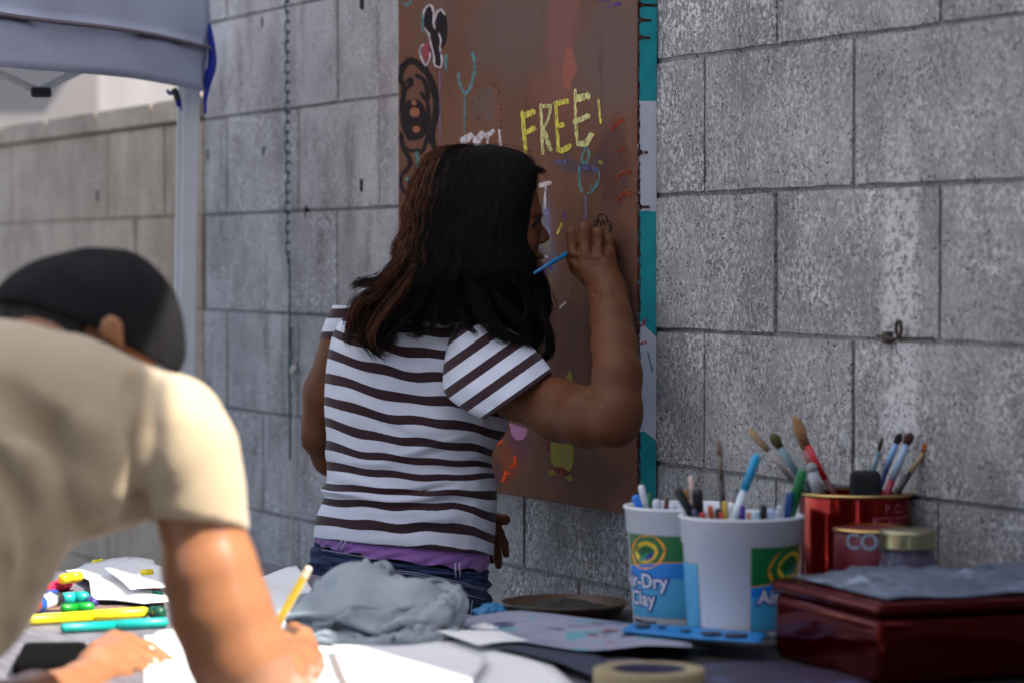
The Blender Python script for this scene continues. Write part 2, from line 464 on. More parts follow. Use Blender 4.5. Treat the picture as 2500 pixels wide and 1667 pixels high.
# ------------------------------------------------------------ chain and cord on the wall
M_CHAIN = mat('blue_galvanised', (.02, .065, .09), .45, .4, 90, .3, .0004, metal=.6)
M_CORD = mat('cord_grey', (.50, .48, .47), .85, .2, 300, .4, .0004)
CX = 676
chain = empty('hanging_chain', W(wsh(CX, 600)[0], .02, 0), 'thin blue grey chain hanging on the wall with a cord below its hook', 'chain')
P0 = wal(CX, 0, .014); scale = P0.y/F*KD
LL = .0232; Lr = .0015
def link_mesh(face):
    pts = []
    a, b = .0045, LL/2-.0045+.0011
    for i in range(17):
        t = 2*math.pi*i/16; x = a*math.cos(t); z = a*math.sin(t)+(b if math.sin(t) >= 0 else -b)
        pts.append(Vector((x, 0, z)) if face else Vector((0, x, z)))
    v, f = tube(pts, Lr, 5, cap=False)
    me = bpy.data.meshes.new('chain_link'); me.from_pydata(v, [], f); me.materials.append(M_CHAIN)
    me.polygons.foreach_set('use_smooth', [True]*len(f)); return me
lm = [link_mesh(True), link_mesh(False)]
top = 1.95; s_c = wsh(CX, 300)[0]; hbot = wsh(CX, 592)[1]; z = hbot; i = 0; link_n = 0
base_rot = WROT
while z < top:
    p = W(s_c+.0015*math.sin(i*.9), .014, z)
    o = link('chain_link', lm[i % 2], chain, None)
    o.location = PM(chain).inverted() @ p; o.rotation_euler = (random.uniform(-.06, .06), random.uniform(-.06, .06), base_rot+random.uniform(-.25, .25))
    z += LL-2*Lr-.0004; i += 1
pts = [W(s_c+.002*math.sin(q*9), .011, hbot-q*.40) for q in np.linspace(0, 1, 14)]
mesh('upper_cord', *tube(pts, .0021, 6), M_CHAIN, chain, True)
kp = wal(675, 850, .015)
mesh('knot', *xf(lathe([(0, -.011), (.007, -.008), (.009, 0), (.006, .009), (0, .011)], 8), Matrix.Translation(kp)), M_CORD, chain, True)
hk = [wal(670, 752, .015), wal(668, 790, .015), wal(672, 812, .016), wal(668, 835, .018), wal(672, 853, .018), wal(682, 850, .017), wal(682, 832, .015)]
mesh('hook', *tube(cr(hk, 4), .0014, 6), M_CHAIN, chain, True)
pts = [wal(675, 862, .012), wal(677, 960, .009), wal(674, 1080, .009), wal(671, 1180, .01), wal(669, 1300, .01), wal(669, 1500, .01)]
mesh('lower_cord', *tube(cr(pts, 5), .0022, 6), M_CORD, chain, True)

# ------------------------------------------------------------ the brown painting
M_BROWN = None
def canvas_mat():
    t = NT('brown_paint'); co = t.coord('Object')
    c = t.ramp(t.noise(co, 5, 5, .6), [(.3, srgb(112, 72, 56)), (.7, srgb(136, 90, 70))])
    ttc = t.n('ShaderNodeTexCoord')
    def blob(x, y, rx, ry, col, a=1., hard=.35):
        nonlocal c
        s_, h_ = wsh(x, y, .035); s2 = abs(wsh(x+rx, y, .035)[0]-s_); h2 = abs(wsh(x, y+ry, .035)[1]-h_)
        mp = t.n('ShaderNodeMapping'); mp.inputs['Location'].default_value = (-s_/s2, 0, -h_/h2); mp.inputs['Scale'].default_value = (1/s2, 0, 1/h2)
        nz = t.n('ShaderNodeTexNoise'); nz.inputs['Scale'].default_value = 14; nz.inputs['Detail'].default_value = 4
        t.l(ttc.outputs['Object'], nz.inputs['Vector'])
        ad = t.n('ShaderNodeVectorMath'); ad.operation = 'MULTIPLY_ADD'; ad.inputs[1].default_value = (.09, .09, .09)
        t.l(nz.outputs['Color'], ad.inputs[0]); t.l(ttc.outputs['Object'], ad.inputs[2])
        sb = t.n('ShaderNodeVectorMath'); sb.operation = 'SUBTRACT'; sb.inputs[1].default_value = (.045, .045, .045); t.l(ad.outputs[0], sb.inputs[0])
        t.l(sb.outputs[0], mp.inputs[0])
        g = t.n('ShaderNodeVectorMath'); g.operation = 'LENGTH'; t.l(mp.outputs[0], g.inputs[0])
        m = t.ramp(g.outputs['Value'], [(1-hard, 1), (1.0, 0)])
        c = t.mix(t.math('MULTIPLY', m, a), c, col)
    greyb = srgb(116, 98, 90)
    blob(1180, 60, 150, 170, greyb, .85, .6); blob(1400, 120, 110, 200, srgb(116, 98, 92), .85, .5)
    blob(1000, 40, 70, 90, greyb, .5, .6)
    blob(1290, 70, 45, 190, srgb(150, 98, 92), .8, .4); blob(1312, 150, 20, 50, srgb(172, 104, 86), .9, .25)
    blob(1250, 200, 60, 60, srgb(146, 94, 84), .6, .6)
    blob(1120, 255, 28, 50, srgb(112, 92, 88), .8, .3)
    blob(1000, 480, 90, 200, srgb(158, 96, 66), .5, .6)
    blob(1410, 390, 45, 110, srgb(96, 62, 58), .85, .35); blob(1330, 380, 90, 25, srgb(84, 74, 92), .7, .6)
    blob(1255, 560, 28, 110, srgb(120, 104, 124), .9, .5); blob(1258, 540, 16, 60, srgb(158, 150, 108), .7, .6)
    blob(1256, 690, 14, 80, srgb(132, 124, 66), .8, .6); blob(1290, 780, 50, 110, srgb(96, 60, 50), .6, .5)
    blob(1190, 1010, 34, 60, srgb(120, 70, 88), .8, .5); blob(1165, 1060, 46, 70, srgb(168, 74, 30), .75, .5)
    blob(1130, 1080, 30, 50, srgb(92, 60, 66), .7, .4)
    blob(1380, 1090, 90, 90, srgb(78, 48, 38), .55, .6); blob(1430, 640, 40, 160, srgb(84, 52, 44), .6, .5)  # dark washes painted for the shade beside the forearm and at lower right
    sm = t.noise(t.coord('Object', (1, 1, .22)), 22, 6, .75)
    c = t.mix(t.math('MULTIPLY', t.ramp(sm, [(.55, 0), (.72, 1)]), .35), c, srgb(156, 112, 98)); c = t.mix(t.math('MULTIPLY', t.ramp(sm, [(.28, 1), (.42, 0)]), .45), c, srgb(70, 42, 36))
    wv = t.noise(co, 700, 2)
    c = t.mix(.05, c, t.ramp(t.noise(co, 260, 3), [(.3, .02), (.7, .42)]), 'MIX'); c = t.mix(.30, c, (.0, .0, .0))
    t.l(c, t.b.inputs['Base Color']); t.b.inputs['Roughness'].default_value = .75; t.b.inputs['Specular IOR Level'].default_value = .12
    h = t.math('ADD', wv, t.math('MULTIPLY', t.noise(co, 25, 6, .7), 2.5)); t.bump(h, .35, .0015)
    return t.m
M_BROWN = canvas_mat()
painting = empty('painting', W(0, 0, 0), 'large brown painted canvas with yellow FREE lettering and chalky doodles, turquoise and white side edge', 'painting', rz=WROT)
HB, HT = .826, 2.12
v, f = bevbox((-.905, -.035, HB), (0, -.002, HT), .0022, 2)
mesh('canvas', v, f, M_BROWN, painting, world=False)
def paint(name, c, dry=.35, rough=.5, under=srgb(128, 86, 70)):
    t = NT(name); co = t.coord('Object')
    m = t.ramp(t.noise(t.coord('Object', (1, 1, .22)), 260, 4, .8), [(.5-.12-dry*.12, 0), (.5+.08-dry*.12, 1)])
    m2 = t.math('MULTIPLY', t.math('SUBTRACT', 1., m), dry*1.6)
    mm = t.n('ShaderNodeClamp'); t.l(m2, mm.inputs[0])
    col = t.mix(mm.outputs[0], t.ramp(t.noise(co, 60, 3), [(.3, tuple(x*.85 for x in c)), (.7, tuple(min(1, x*1.1) for x in c))]), under)
    t.l(col, t.b.inputs['Base Color']); t.b.inputs['Roughness'].default_value = .8; t.b.inputs['Specular IOR Level'].default_value = .12; t.bump(m, .5, .0006)
    if dry > .25:
        gap = t.ramp(t.noise(t.coord('Object', (1, 1, .3)), 330, 4, .75), [(.40+dry*.10-.05, 0), (.40+dry*.10+.05, 1)])
        tr = t.n('ShaderNodeBsdfTransparent'); mx = t.n('ShaderNodeMixShader'); t.l(gap, mx.inputs[0]); t.l(tr.outputs[0], mx.inputs[1]); t.l(t.b.outputs[0], mx.inputs[2]); t.l(mx.outputs[0], t.o.inputs[0])
    return t.m
def Z2(x, y): return ((900+x/2.94)*.9408, y/2.94*.9408)
def Z6(x, y): return ((1150+x/5.6)*.9408, (960+y/5.6)*.9408)
def D1(x, y): return (x, y)
_lay = [0]
def ribbon(pts, wpx, cv=Z2, d=.0355, jag=.25, taper=.5):
    P = cr([cv(*p) for p in pts], 7); n = len(P); V = []; Fs = []
    sc = 1 if cv is D1 else (.9408/2.94 if cv is Z2 else .9408/5.6)
    hw = wpx*sc/2*(1.0 if cv is D1 else 1.25)
    for i, p in enumerate(P):
        q = P[min(i+1, n-1)]-P[max(i-1, 0)]; L = np.hypot(*q)+1e-6; nn = np.array((-q[1], q[0]))/L
        e = min(i, n-1-i)/max(1, (n-1)*.12); wd = hw*(1-taper+taper*min(1, e))*random.uniform(1-jag, 1+jag*.5)
        for sg in (-1, 1):
            s_, h_ = wsh(*(p+nn*wd*sg), .035); V.append((s_, -d, h_))
    for i in range(n-1): Fs.append((2*i, 2*i+1, 2*i+3, 2*i+2))
    nv = len(V); V += [(a, -.0346, c) for a, b, c in V]
    F2 = [tuple(reversed(q)) for q in Fs]
    rim = [2*i for i in range(n)]+[2*i+1 for i in range(n-1, -1, -1)]
    F2 += [(rim[k], rim[(k+1) % len(rim)], rim[(k+1) % len(rim)]+nv, rim[k]+nv) for k in range(len(rim))]
    return V, F2
def patch(pts, cv=Z2, d=.0354):
    V = [(wsh(*cv(*p), .035)[0], -d, wsh(*cv(*p), .035)[1]) for p in pts]; n = len(V)
    V2 = V+[(a, -.0346, c) for a, b, c in V]
    return V2, [tuple(range(n))]+[(k, (k+1) % n, (k+1) % n+n, k+n) for k in range(n)]
def ellipse(cx, cy, rx, ry, cv=Z2, d=.0354, rot=0, wob=.06):
    return patch([(cx+rx*math.cos(a)*math.cos(rot)-ry*math.sin(a)*math.sin(rot)+random.uniform(-wob, wob)*rx, cy+rx*math.cos(a)*math.sin(rot)+ry*math.sin(a)*math.cos(rot)+random.uniform(-wob, wob)*ry) for a in np.linspace(0, 2*math.pi, 26)[:-1]], cv, d)
def art(name, m, *vf, label=None):
    if name in ('turquoise_trace', 'flame_mark', 'blue_smear', 'purple_mark', 'brown_dots', 'ridge_line', 'pale_dab', 'turquoise_loop', 'pale_outline', 'black_blotch', 'black_swirl') and len(vf) > 1:
        for q in vf: art(name if name != 'brown_dots' else 'brown_dot', m, q)
        return
    o = mesh(name, *join(*vf), m, painting, world=False)
    if label: o['label'] = label
    return o
PY = paint('paint_yellow', srgb(225, 215, 90), .45); PC = paint('paint_cream', srgb(222, 220, 150), .45)
PWH = paint('paint_white', srgb(214, 206, 214), .35); PBK = paint('paint_black', srgb(26, 22, 26), .05)
PTQ = paint('paint_turquoise', srgb(84, 148, 150), .75); PPK = paint('paint_pink', srgb(170, 66, 96), .4)
PBL = paint('paint_blue', srgb(84, 96, 140), .6); PPU = paint('paint_purple', srgb(88, 60, 150), .4)
PRD = paint('paint_red', srgb(138, 56, 42), .7, under=srgb(98, 60, 52)); PDB = paint('paint_drip', srgb(60, 26, 18), .3)
POR = paint('paint_orange', srgb(240, 78, 20), .25); PGR = paint('paint_olive', srgb(140, 134, 58), .15)
PLI = paint('paint_lilac', srgb(190, 128, 170), .15); PSK = paint('paint_lav', srgb(126, 126, 170), .4)
art('letter', PY, ribbon([(1103, 795), (1112, 900), (1120, 1000), (1132, 1135)], 22), ribbon([(1110, 838), (1150, 820), (1198, 800)], 36, d=.0358), ribbon([(1120, 960), (1160, 940), (1200, 915)], 30, d=.0359))
art('letter', PC, ribbon([(1237, 745), (1243, 900), (1252, 1112)], 18), ribbon([(1235, 770), (1290, 762), (1312, 768)], 24, d=.0358), ribbon([(1310, 768), (1292, 860), (1258, 930)], 16, d=.0359), ribbon([(1257, 930), (1282, 1000), (1312, 1088)], 22, d=.036))
art('letter', PY, ribbon([(1346, 745), (1352, 880), (1362, 1072)], 20), ribbon([(1328, 758), (1380, 738), (1440, 728)], 34, d=.0358), ribbon([(1345, 912), (1375, 905), (1405, 893)], 30, d=.0359), ribbon([(1352, 1068), (1400, 1082), (1455, 1040)], 32, d=.036))
art('letter', PC, ribbon([(1484, 640), (1486, 800), (1497, 1038)], 17), ribbon([(1478, 718), (1530, 702), (1592, 688)], 42, d=.0358), ribbon([(1470, 882), (1530, 858), (1590, 828)], 34, d=.0359), ribbon([(1495, 1030), (1560, 1030), (1608, 958)], 38, d=.036))
art('exclamation_mark', PY, ribbon([(1650, 712), (1658, 800), (1667, 890)], 13))
art('letter', PWH, ribbon([(662, 1025), (700, 1000), (752, 968)], 48)); art('letter', PWH, ribbon([(765, 1035), (795, 990), (832, 955)], 46), ribbon([(775, 1000), (775, 1070)], 20, d=.0358))
art('letter', PWH, ribbon([(836, 980), (870, 962), (905, 936)], 30), ribbon([(856, 975), (857, 1080)], 13, d=.0358)); art('letter', PWH, ribbon([(938, 930), (944, 1000), (952, 1100)], 13))
art('letter', PWH, ribbon([(1222, 1336), (1260, 1325), (1312, 1312)], 28), ribbon([(1274, 1330), (1270, 1420), (1266, 1500)], 15, d=.0358))
# small purple handwriting at the top: "Love."
PU = lambda *p, w=6: ribbon(list(p), w, taper=.2)
art('handwriting', PPU, PU((1725, 8), (1726, 56), (1748, 52)), PU((1764, 28), (1754, 40), (1766, 50), (1775, 38), (1764, 28)), PU((1777, 22), (1784, 46), (1795, 18)),
    PU((1795, 32), (1806, 24), (1798, 18), (1792, 32), (1802, 42)), PU((1810, 30), (1812, 34), w=7), PU((1656, -20), (1658, 16)), PU((1672, 12), (1676, -12), (1690, 4), (1690, 14)), PU((1712, -20), (1704, 6), (1716, 6)), PU((1740, -18), (1745, 0)))
# black two-lobed blotch with pale outline and pink heart-like daub
art('black_blotch', PBK, ellipse(437, 140, 38, 100, rot=.05), ellipse(525, 210, 42, 135, d=.03545), ellipse(482, 350, 38, 140, rot=-.1, d=.0355))
art('pale_outline', PWH, ribbon([(395, 120), (405, 70), (445, 38), (468, 90), (468, 170), (480, 210)], 10, d=.0359), ribbon([(475, 150), (490, 95), (520, 72), (550, 110)], 10, d=.0359), ribbon([(400, 200), (435, 250), (450, 320), (470, 400), (478, 470), (525, 488)], 10, d=.0359), ribbon([(505, 240), (520, 290), (515, 350), (528, 430), (524, 480)], 9, d=.0359))
art('pink_daub', PPK, ellipse(412, 372, 30, 58, rot=.15)); art('pale_outline', PWH, ribbon([(400, 320), (376, 340), (372, 390), (395, 450), (415, 470), (440, 420), (442, 380)], 9, d=.0359))
art('turquoise_trace', PTQ, ribbon([(392, 110), (390, 200), (405, 240)], 16, d=.036), ribbon([(556, 390), (556, 470), (560, 520)], 18, d=.036), ribbon([(374, 340), (378, 400)], 10, d=.0361))
art('drip_line', PTQ, ribbon([(693, 680), (692, 800), (690, 960)], 9)); art('drip_line', PSK, ribbon([(513, 490), (512, 700), (515, 1050)], 4)); art('drip_line', PSK, ribbon([(1558, 1390), (1560, 1600)], 7))
art('turquoise_loop', PTQ, ribbon([(648, 525), (655, 600), (690, 668), (725, 640), (755, 540), (765, 460), (750, 400), (735, 385)], 20))
art('turquoise_trace', PTQ, ribbon([(240, 10), (265, 40), (300, 20), (305, -10)], 18))
art('black_swirl', PBK, ribbon([(224, 600), (240, 500), (280, 450), (320, 440), (385, 485), (440, 560), (480, 690), (488, 790), (465, 900), (452, 980), (465, 1040), (490, 1085)], 42),
    ribbon([(224, 560), (250, 620), (250, 700), (228, 820)], 30, d=.0356), ribbon([(245, 690), (270, 640), (310, 600), (300, 570), (270, 600)], 22, d=.0357), ribbon([(335, 540), (390, 570), (420, 640), (420, 720), (375, 660)], 26, d=.0357),
    ribbon([(415, 700), (430, 800), (425, 950), (400, 1060), (370, 1110)], 22, d=.0358), ribbon([(232, 950), (250, 1060), (300, 1160), (275, 1220), (240, 1250)], 26, d=.0358), ribbon([(240, 1250), (232, 1330), (265, 1385), (300, 1350), (292, 1290)], 18, d=.0359),
    ribbon([(250, 1060), (310, 1085), (370, 1075)], 20, d=.0359))
art('black_blotch', PBK, ellipse(328, 865, 92, 150, d=.0361)); PSKN = paint('paint_ochre', srgb(150, 94, 66), .2)
art('ochre_spot', PSKN, ellipse(335, 808, 34, 34, d=.0364)); art('ochre_spot', PSKN, ellipse(347, 930, 27, 24, d=.0364)); art('ochre_spot', PSKN, ellipse(330, 740, 18, 20, d=.0364))
art('turquoise_trace', PTQ, ribbon([(345, 1090), (358, 1160), (355, 1230)], 16, d=.0366), ribbon([(270, 1290), (290, 1285)], 24, d=.0366))
art('turquoise_loop', PTQ, ribbon([(1560, 1055), (1545, 1090), (1530, 1150), (1560, 1175), (1580, 1110), (1562, 1060)], 16), ribbon([(1512, 1180), (1512, 1290), (1530, 1370), (1580, 1388), (1635, 1340), (1652, 1240), (1620, 1200)], 14), ribbon([(1600, 1320), (1610, 1360), (1640, 1330), (1638, 1290)], 18, d=.0358))
art('blue_smear', PBL, ribbon([(1330, 1165), (1400, 1165), (1440, 1150)], 26), ribbon([(1520, 1215), (1600, 1205), (1650, 1240)], 30, d=.0359))
art('brown_dots', PDB, *[ribbon([(a, b), (a+3, b+h)], 7) for a, b, h in [(792, 700, 14), (784, 760, 10), (782, 840, 20), (840, 605, 12), (880, 595, 14), (905, 608, 18), (925, 625, 16), (938, 655, 26), (944, 745, 16), (950, 780, 14), (955, 860, 26), (948, 900, 30), (1180, 628, 6), (1318, 436, 6)]])
art('blue_smear', PSK, ribbon([(1262, 1490), (1280, 1540), (1275, 1600), (1290, 1690)], 34)); art('purple_mark', PPU, ribbon([(1395, 1515), (1408, 1550), (1412, 1575)], 14), ribbon([(1290, 1880), (1310, 1940)], 22), ribbon([(1252, 1915), (1262, 1970)], 24))
art('yellow_mark', PY, ribbon([(1385, 1600), (1370, 1650), (1350, 1680)], 16)); art('yellow_mark', PGR, ribbon([(1650, 1160), (1680, 1175)], 16))
for pts, wd in (([(1745, 940), (1765, 905), (1800, 880), (1832, 855)], 32), ([(1795, 1105), (1812, 1080), (1850, 1062)], 20), ([(1776, 1305), (1800, 1262), (1850, 1240), (1888, 1232)], 26), ([(1782, 1450), (1820, 1405), (1888, 1385)], 28)):
    art('red_stroke', PRD, ribbon(pts, wd, jag=.35))
art('ridge_line', PSKN, ribbon([(1735, 910), (1790, 850), (1890, 820)], 4), ribbon([(1775, 1300), (1800, 1240), (1890, 1215)], 4), ribbon([(1775, 1440), (1830, 1380), (1892, 1358)], 4))
art('lilac_scratch', PWH, ribbon([(1285, 708), (1300, 694)], 4, D1)); art('yellow_triangle', PGR, patch([(1296, 875), (1310, 850), (1318, 885)], D1))
art('pale_dab', PWH, ribbon([(1262, 668), (1266, 680)], 4, D1), ribbon([(1253, 588), (1258, 592)], 4, D1))
art('flame_mark', POR, ribbon([(585, 850), (605, 900), (600, 960), (555, 1010), (590, 940)], 36, Z6), ribbon([(470, 1055), (478, 1110), (445, 1165), (445, 1210)], 44, Z6, d=.0358), ribbon([(335, 700), (385, 670), (440, 650)], 34, Z6, d=.0358), ribbon([(480, 1085), (550, 1100)], 16, Z6, d=.036))
art('lilac_daub', PLI, patch([(505, 400), (770, 480), (765, 560), (720, 625), (640, 640), (590, 610), (550, 540), (545, 460)], Z6))
art('olive_patch', PGR, patch([(1090, 640), (1400, 700), (1408, 850), (1395, 960), (1352, 1070), (1250, 1020), (1150, 1000), (1092, 920)], Z6)); art('olive_foot', PGR, patch([(1055, 1065), (1115, 1035), (1165, 1110), (1070, 1115)], Z6)); art('olive_foot', PGR, patch([(1285, 1140), (1365, 1105), (1390, 1190), (1345, 1200)], Z6))
art('rust_patch', PRD, patch([(1115, 1000), (1250, 1000), (1350, 1075), (1330, 1110), (1280, 1130), (1180, 1085)], Z6, d=.0358)); art('rust_patch', PRD, patch([(1020, 650), (1075, 660), (1070, 780), (1030, 750)], Z6, d=.0358))
DK = D1
art('pen_scribble', PBK, *[ribbon(p, 2.2, D1, jag=.1, taper=.1) for p in ([(1362, 512), (1372, 505), (1378, 494), (1388, 493), (1394, 500), (1396, 515)], [(1370, 520), (1376, 506), (1381, 518), (1386, 506), (1391, 520)], [(1396, 508), (1404, 512), (1404, 530), (1397, 532)], [(1368, 514), (1366, 522), (1378, 528)], [(1398, 516), (1402, 522), (1399, 528)])])
# side edge painted turquoise / white with brown drips
M_TQ = mat('turquoise_paint', srgb(0, 140, 148), .55, .16, 45, .5, .0006); M_WP = mat('white_paint', srgb(186, 190, 202), .55, .06, 20, .3, .0006)
def side(name, poly, m, off=.0006):
    """poly: (fraction across the visible side 0 front..1 wall, D-pixel height)"""
    V = []
    for q, y in poly:
        h = wsh(1480, y, .02)[1]; V.append((off, -.0345+.0325*q, h))
    n = len(V); V += [(-.001, b, c) for a, b, c in V]
    fs = [tuple(range(n))]+[(k, k+n, (k+1) % n+n, (k+1) % n) for k in range(n)]
    return mesh(name, V, fs, m, painting, world=False)
side('turquoise_band', [(0, -260), (1, -260), (1, 233), (0, 233)], M_TQ)
side('white_band', [(0, 233), (1, 233), (1, 487), (.5, 484), (0, 487)], M_WP)
side('turquoise_band', [(0, 487), (.5, 484), (1, 487), (1, 775), (.15, 738), (0, 738)], M_TQ)
side('white_band', [(0, 738), (.15, 738), (1, 775), (1, 1012), (.4, 990), (0, 990)], M_WP)
side('turquoise_band', [(0, 990), (.4, 990), (1, 1012), (1, 1190), (0, 1190)], M_TQ)
# scalloped brown edge and drips
pts = []; y = -260
while y < 1188:
    pts.append((.10+.05*math.sin(y*.9)+random.uniform(-.03, .05), y)); y += 7
side('brown_edge', [(-.01, -260)]+pts+[(-.01, 1188)], PDB, .0011)
for y, L in ((13, 1.0), (48, .72), (88, .66), (351, .55), (476, .66)):
    wd = 3
    side('paint_drip', [(.05, y-11), (.16, y-5), (.3, y-wd), (L-.06, y-wd), (L, y), (L-.06, y+wd), (.3, y+wd), (.16, y+5), (.05, y+11)], PDB, .0016)
side('red_mark', [(.25, 735), (.5, 730), (.35, 748), (.2, 750)], PPK, .0012); side('red_mark', [(.05, 787), (.5, 782), (.45, 789), (.05, 792)], PPK, .0012)
side('teal_mark', [(.5, 805), (.62, 812), (.85, 855), (.7, 850)], PTQ, .0012)

# ------------------------------------------------------------ tent on the left
M_TENT = mat('tent_cloth', srgb(176, 186, 212), .8, .05, 6, .5, .004, fine=5)
M_TB = mat('tent_cloth_in', srgb(150, 148, 150), .85, .05, 6)
M_POLE = mat('white_steel', (.62, .65, .70), .4, .05, 30, .1); M_BLK = mat('black_plastic', (.015, .015, .017), .45); M_BSTR = mat('blue_strap', srgb(14, 40, 150), .7)
YT = 5.6; tent = empty('canopy_tent', px(440, 900, YT)*1.0, 'pop-up canopy tent with pale blue cloth valance and white steel leg, at the left edge', 'tent')
tent.location = (px(440, 900, YT).x, YT, 0)
ca = Vector((-.292, -.956, 0)); cb = Vector((-.956, .292, 0))
corner = px(478, 215, YT); corner.z = 0
def cloth(name, a, dr, L, zs, m, wav=.006, seam=None):
    V = []; nx, nz = 60, len(zs); nr = Vector((-dr.y, dr.x, 0))
    for k, zz in enumerate(zs):
        for i in range(nx+1):
            q = i/nx*L
            o = wav*(math.sin(q*9+zz*23)+.6*math.sin(q*21-zz*37))*(.4+.6*abs(math.sin(k*1.7)))+(.004 if seam is not None and k == seam else 0)
            V.append(a+dr*q+nr*o+Vector((0, 0, zz+.006*math.sin(q*5))))
    fs = [(k*(nx+1)+i, k*(nx+1)+i+1, (k+1)*(nx+1)+i+1, (k+1)*(nx+1)+i) for k in range(nz-1) for i in range(nx)]
    o = mesh(name, V, fs, m, tent, True)
    md = o.modifiers.new('t', 'SOLIDIFY'); md.thickness = .0015; return o
zs_short = list(np.linspace(1.76, 1.83, 4))
zv = list(np.linspace(1.535, 1.617, 6))+[1.6172, 1.6215, 1.6218]+list(np.linspace(1.64, 1.83, 8))
cloth('valance', corner, ca, 2.4, zv, M_TENT, .004, 7)
cloth('valance', corner+Vector((0, 0, 0)), cb, 2.4, zs_short, M_TENT, .004)
cloth('valance', corner+cb*2.4, ca, 2.4, zs_short, M_TENT, .004)
cloth('valance', corner+ca*2.4, cb, 2.4, zs_short, M_TENT, .004)
seamv = [corner+ca*(2.4*q)+Vector((-ca.y*-1*.0, 0, 1.619+.006*math.sin(2.4*q*5)))-Vector((-ca.y, ca.x, 0))*-.004 for q in np.linspace(0, 1, 40)]
M_SEAM = mat('seam', srgb(112, 106, 118), .9)
mesh('seam', *tube([p+Vector((ca.y, -ca.x, 0))*.006*-1 for p in seamv], .0042, 6), M_SEAM, tent)
mid = corner+ca*1.2+cb*1.2+Vector((0, 0, 2.45))
cs = [corner+Vector((0, 0, 1.83)), corner+ca*2.4+Vector((0, 0, 1.83)), corner+ca*2.4+cb*2.4+Vector((0, 0, 1.83)), corner+cb*2.4+Vector((0, 0, 1.83))]
for i in range(4): 
    o = mesh('roof_panel', [cs[i], cs[(i+1) % 4], mid], [(0, 1, 2)], M_TENT, tent); o.modifiers.new('t', 'SOLIDIFY').thickness = .0015
for k, (qa, qb) in enumerate(((0, 0), (2.36, 0), (0, 2.36), (2.36, 2.36))):
    p = corner+ca*(qa+.02)+cb*(qb+.02)
    tp = Vector((p.x, p.y, 1.82)); bt = Vector((p.x-.03 if k == 0 else p.x, p.y, 0))
    if k == 0: tp = px(446, 215, YT+.01); bt = Vector((tp.x-.035, tp.y, 0)); tp.z = 1.82; 
    R = Matrix.Rotation(.15, 4, 'Z')
    rings = []
    for q in (0, 1):
        c = bt.lerp(tp, q); rings.append([c+R @ Vector((a*.0165, b*.0165, 0)) for a, b in ((-1, -.8), (-.8, -1), (.8, -1), (1, -.8), (1, .8), (.8, 1), (-.8, 1), (-1, .8))])
    mesh('leg', *loft(rings), M_POLE, tent); 
    mesh('foot_plate', *xf(bevbox((-.05, -.05, 0), (.05, .05, .006), .002, 1), Matrix.Translation((bt.x, bt.y, .001))), M_POLE, tent)
# warm beige edge strip of the leg (inner tube)
tp = px(423, 236, YT+.03); mesh('inner_leg', *tube([(tp.x-.035*.85, tp.y+.012, .35), (tp.x, tp.y+.012, 1.75)], .0095, 8), M_POLE, tent)
j = px(92, 212, 5.2)
for a, b in ((px(-60, 142, 5.1), px(88, 210, 5.2)), (px(88, 210, 5.2), px(190, 160, 5.35))):
    mesh('truss_bar', *tube([a, b], .0075, 8), mat('pale_steel', (.8, .78, .74), .5), tent)
mesh('truss_joint', *xf(bevbox((-.018, -.010, -.009), (.018, .010, .009), .005), Matrix.Translation(px(95, 213, 5.18))), M_BLK, tent)
st = [px(480, 55, YT-.01), px(486, 100, YT-.01), px(487, 150, YT-.01), px(478, 185, YT-.01), px(471, 230, YT-.01), px(472, 262, YT-.01)]
P = cr(st, 5); wds = np.interp(np.linspace(0, 1, len(P)), [0, .35, .55, .8, 1], [.003, .009, .009, .004, .0025])
mesh('strap', *tube([Vector(p) for p in P], list(wds), 8), M_BSTR, tent)
mesh('strap', *tube(cr([px(384, 207, YT), px(390, 216, YT), px(400, 212, YT)], 4), .0035, 6), M_BSTR, tent)
mesh('buckle', *tube(cr([px(398, 205, YT), px(404, 216, YT), px(409, 232, YT)], 4), .007, 6), M_BLK, tent)
mesh('strap', *tube(cr([px(408, 228, YT), px(412, 243, YT), px(420, 254, YT)], 4), [.006]*5+[.002]*4, 6), M_BSTR, tent)

# ------------------------------------------------------------ buildings seen over the low wall, added light blockers out of view
M_PINK = mat('pink_stucco', srgb(138, 112, 106), .9, .08, 2, .4, .01); M_GREY = mat('grey_steel', srgb(120, 114, 112), .7, .1, 2, .3, .01)
def added_sail_mat():
    t = NT('added_shade_cloth'); t.b.inputs['Base Color'].default_value = (.55, .55, .56, 1); t.b.inputs['Roughness'].default_value = .9
    tr = t.n('ShaderNodeBsdfTranslucent'); tr.inputs[0].default_value = (.62, .60, .58, 1); mx = t.n('ShaderNodeMixShader'); mx.inputs[0].default_value = .55
    t.l(t.b.outputs[0], mx.inputs[1]); t.l(tr.outputs[0], mx.inputs[2]); t.l(mx.outputs[0], t.o.inputs[0]); return t.m
added_sail = empty('added_shade_cloth', (-1.2, 4.2, 2.6), 'added pale cloth overhead, out of view, shaped to shade the tent and the man', 'light blocker')
sp = [(0.28, 5.91), (0.22, 5.21), (0.12, 4.81), (0.02, 4.46), (0.02, 4.01), (0.2, 3.41), (0.456, 2.846), (0.571, 2.606), (0.611, 2.466), (0.676, 2.346), (0.726, 2.196), (-2.5, 1.21), (-2.9, 3.41), (-2.1, 6.21)]  # added out of view; outline shaped to shade the tent and the man
P_ = [Vector((a, b, 2.6+.05*math.sin(a*2+b))) for a, b in sp]; n_ = len(P_); c_ = Vector((-1.1, 3.8, 2.52))
mesh('added_cloth_sheet', P_+[c_], [(i, (i+1) % n_, n_) for i in range(n_)], added_sail_mat(), added_sail)
for x, y in ((-2.6, 1.4), (-3.0, 3.6)): mesh('added_post', *tube([(x, y, 0), (x, y, 2.62)], .025, 10), M_POLE, added_sail)
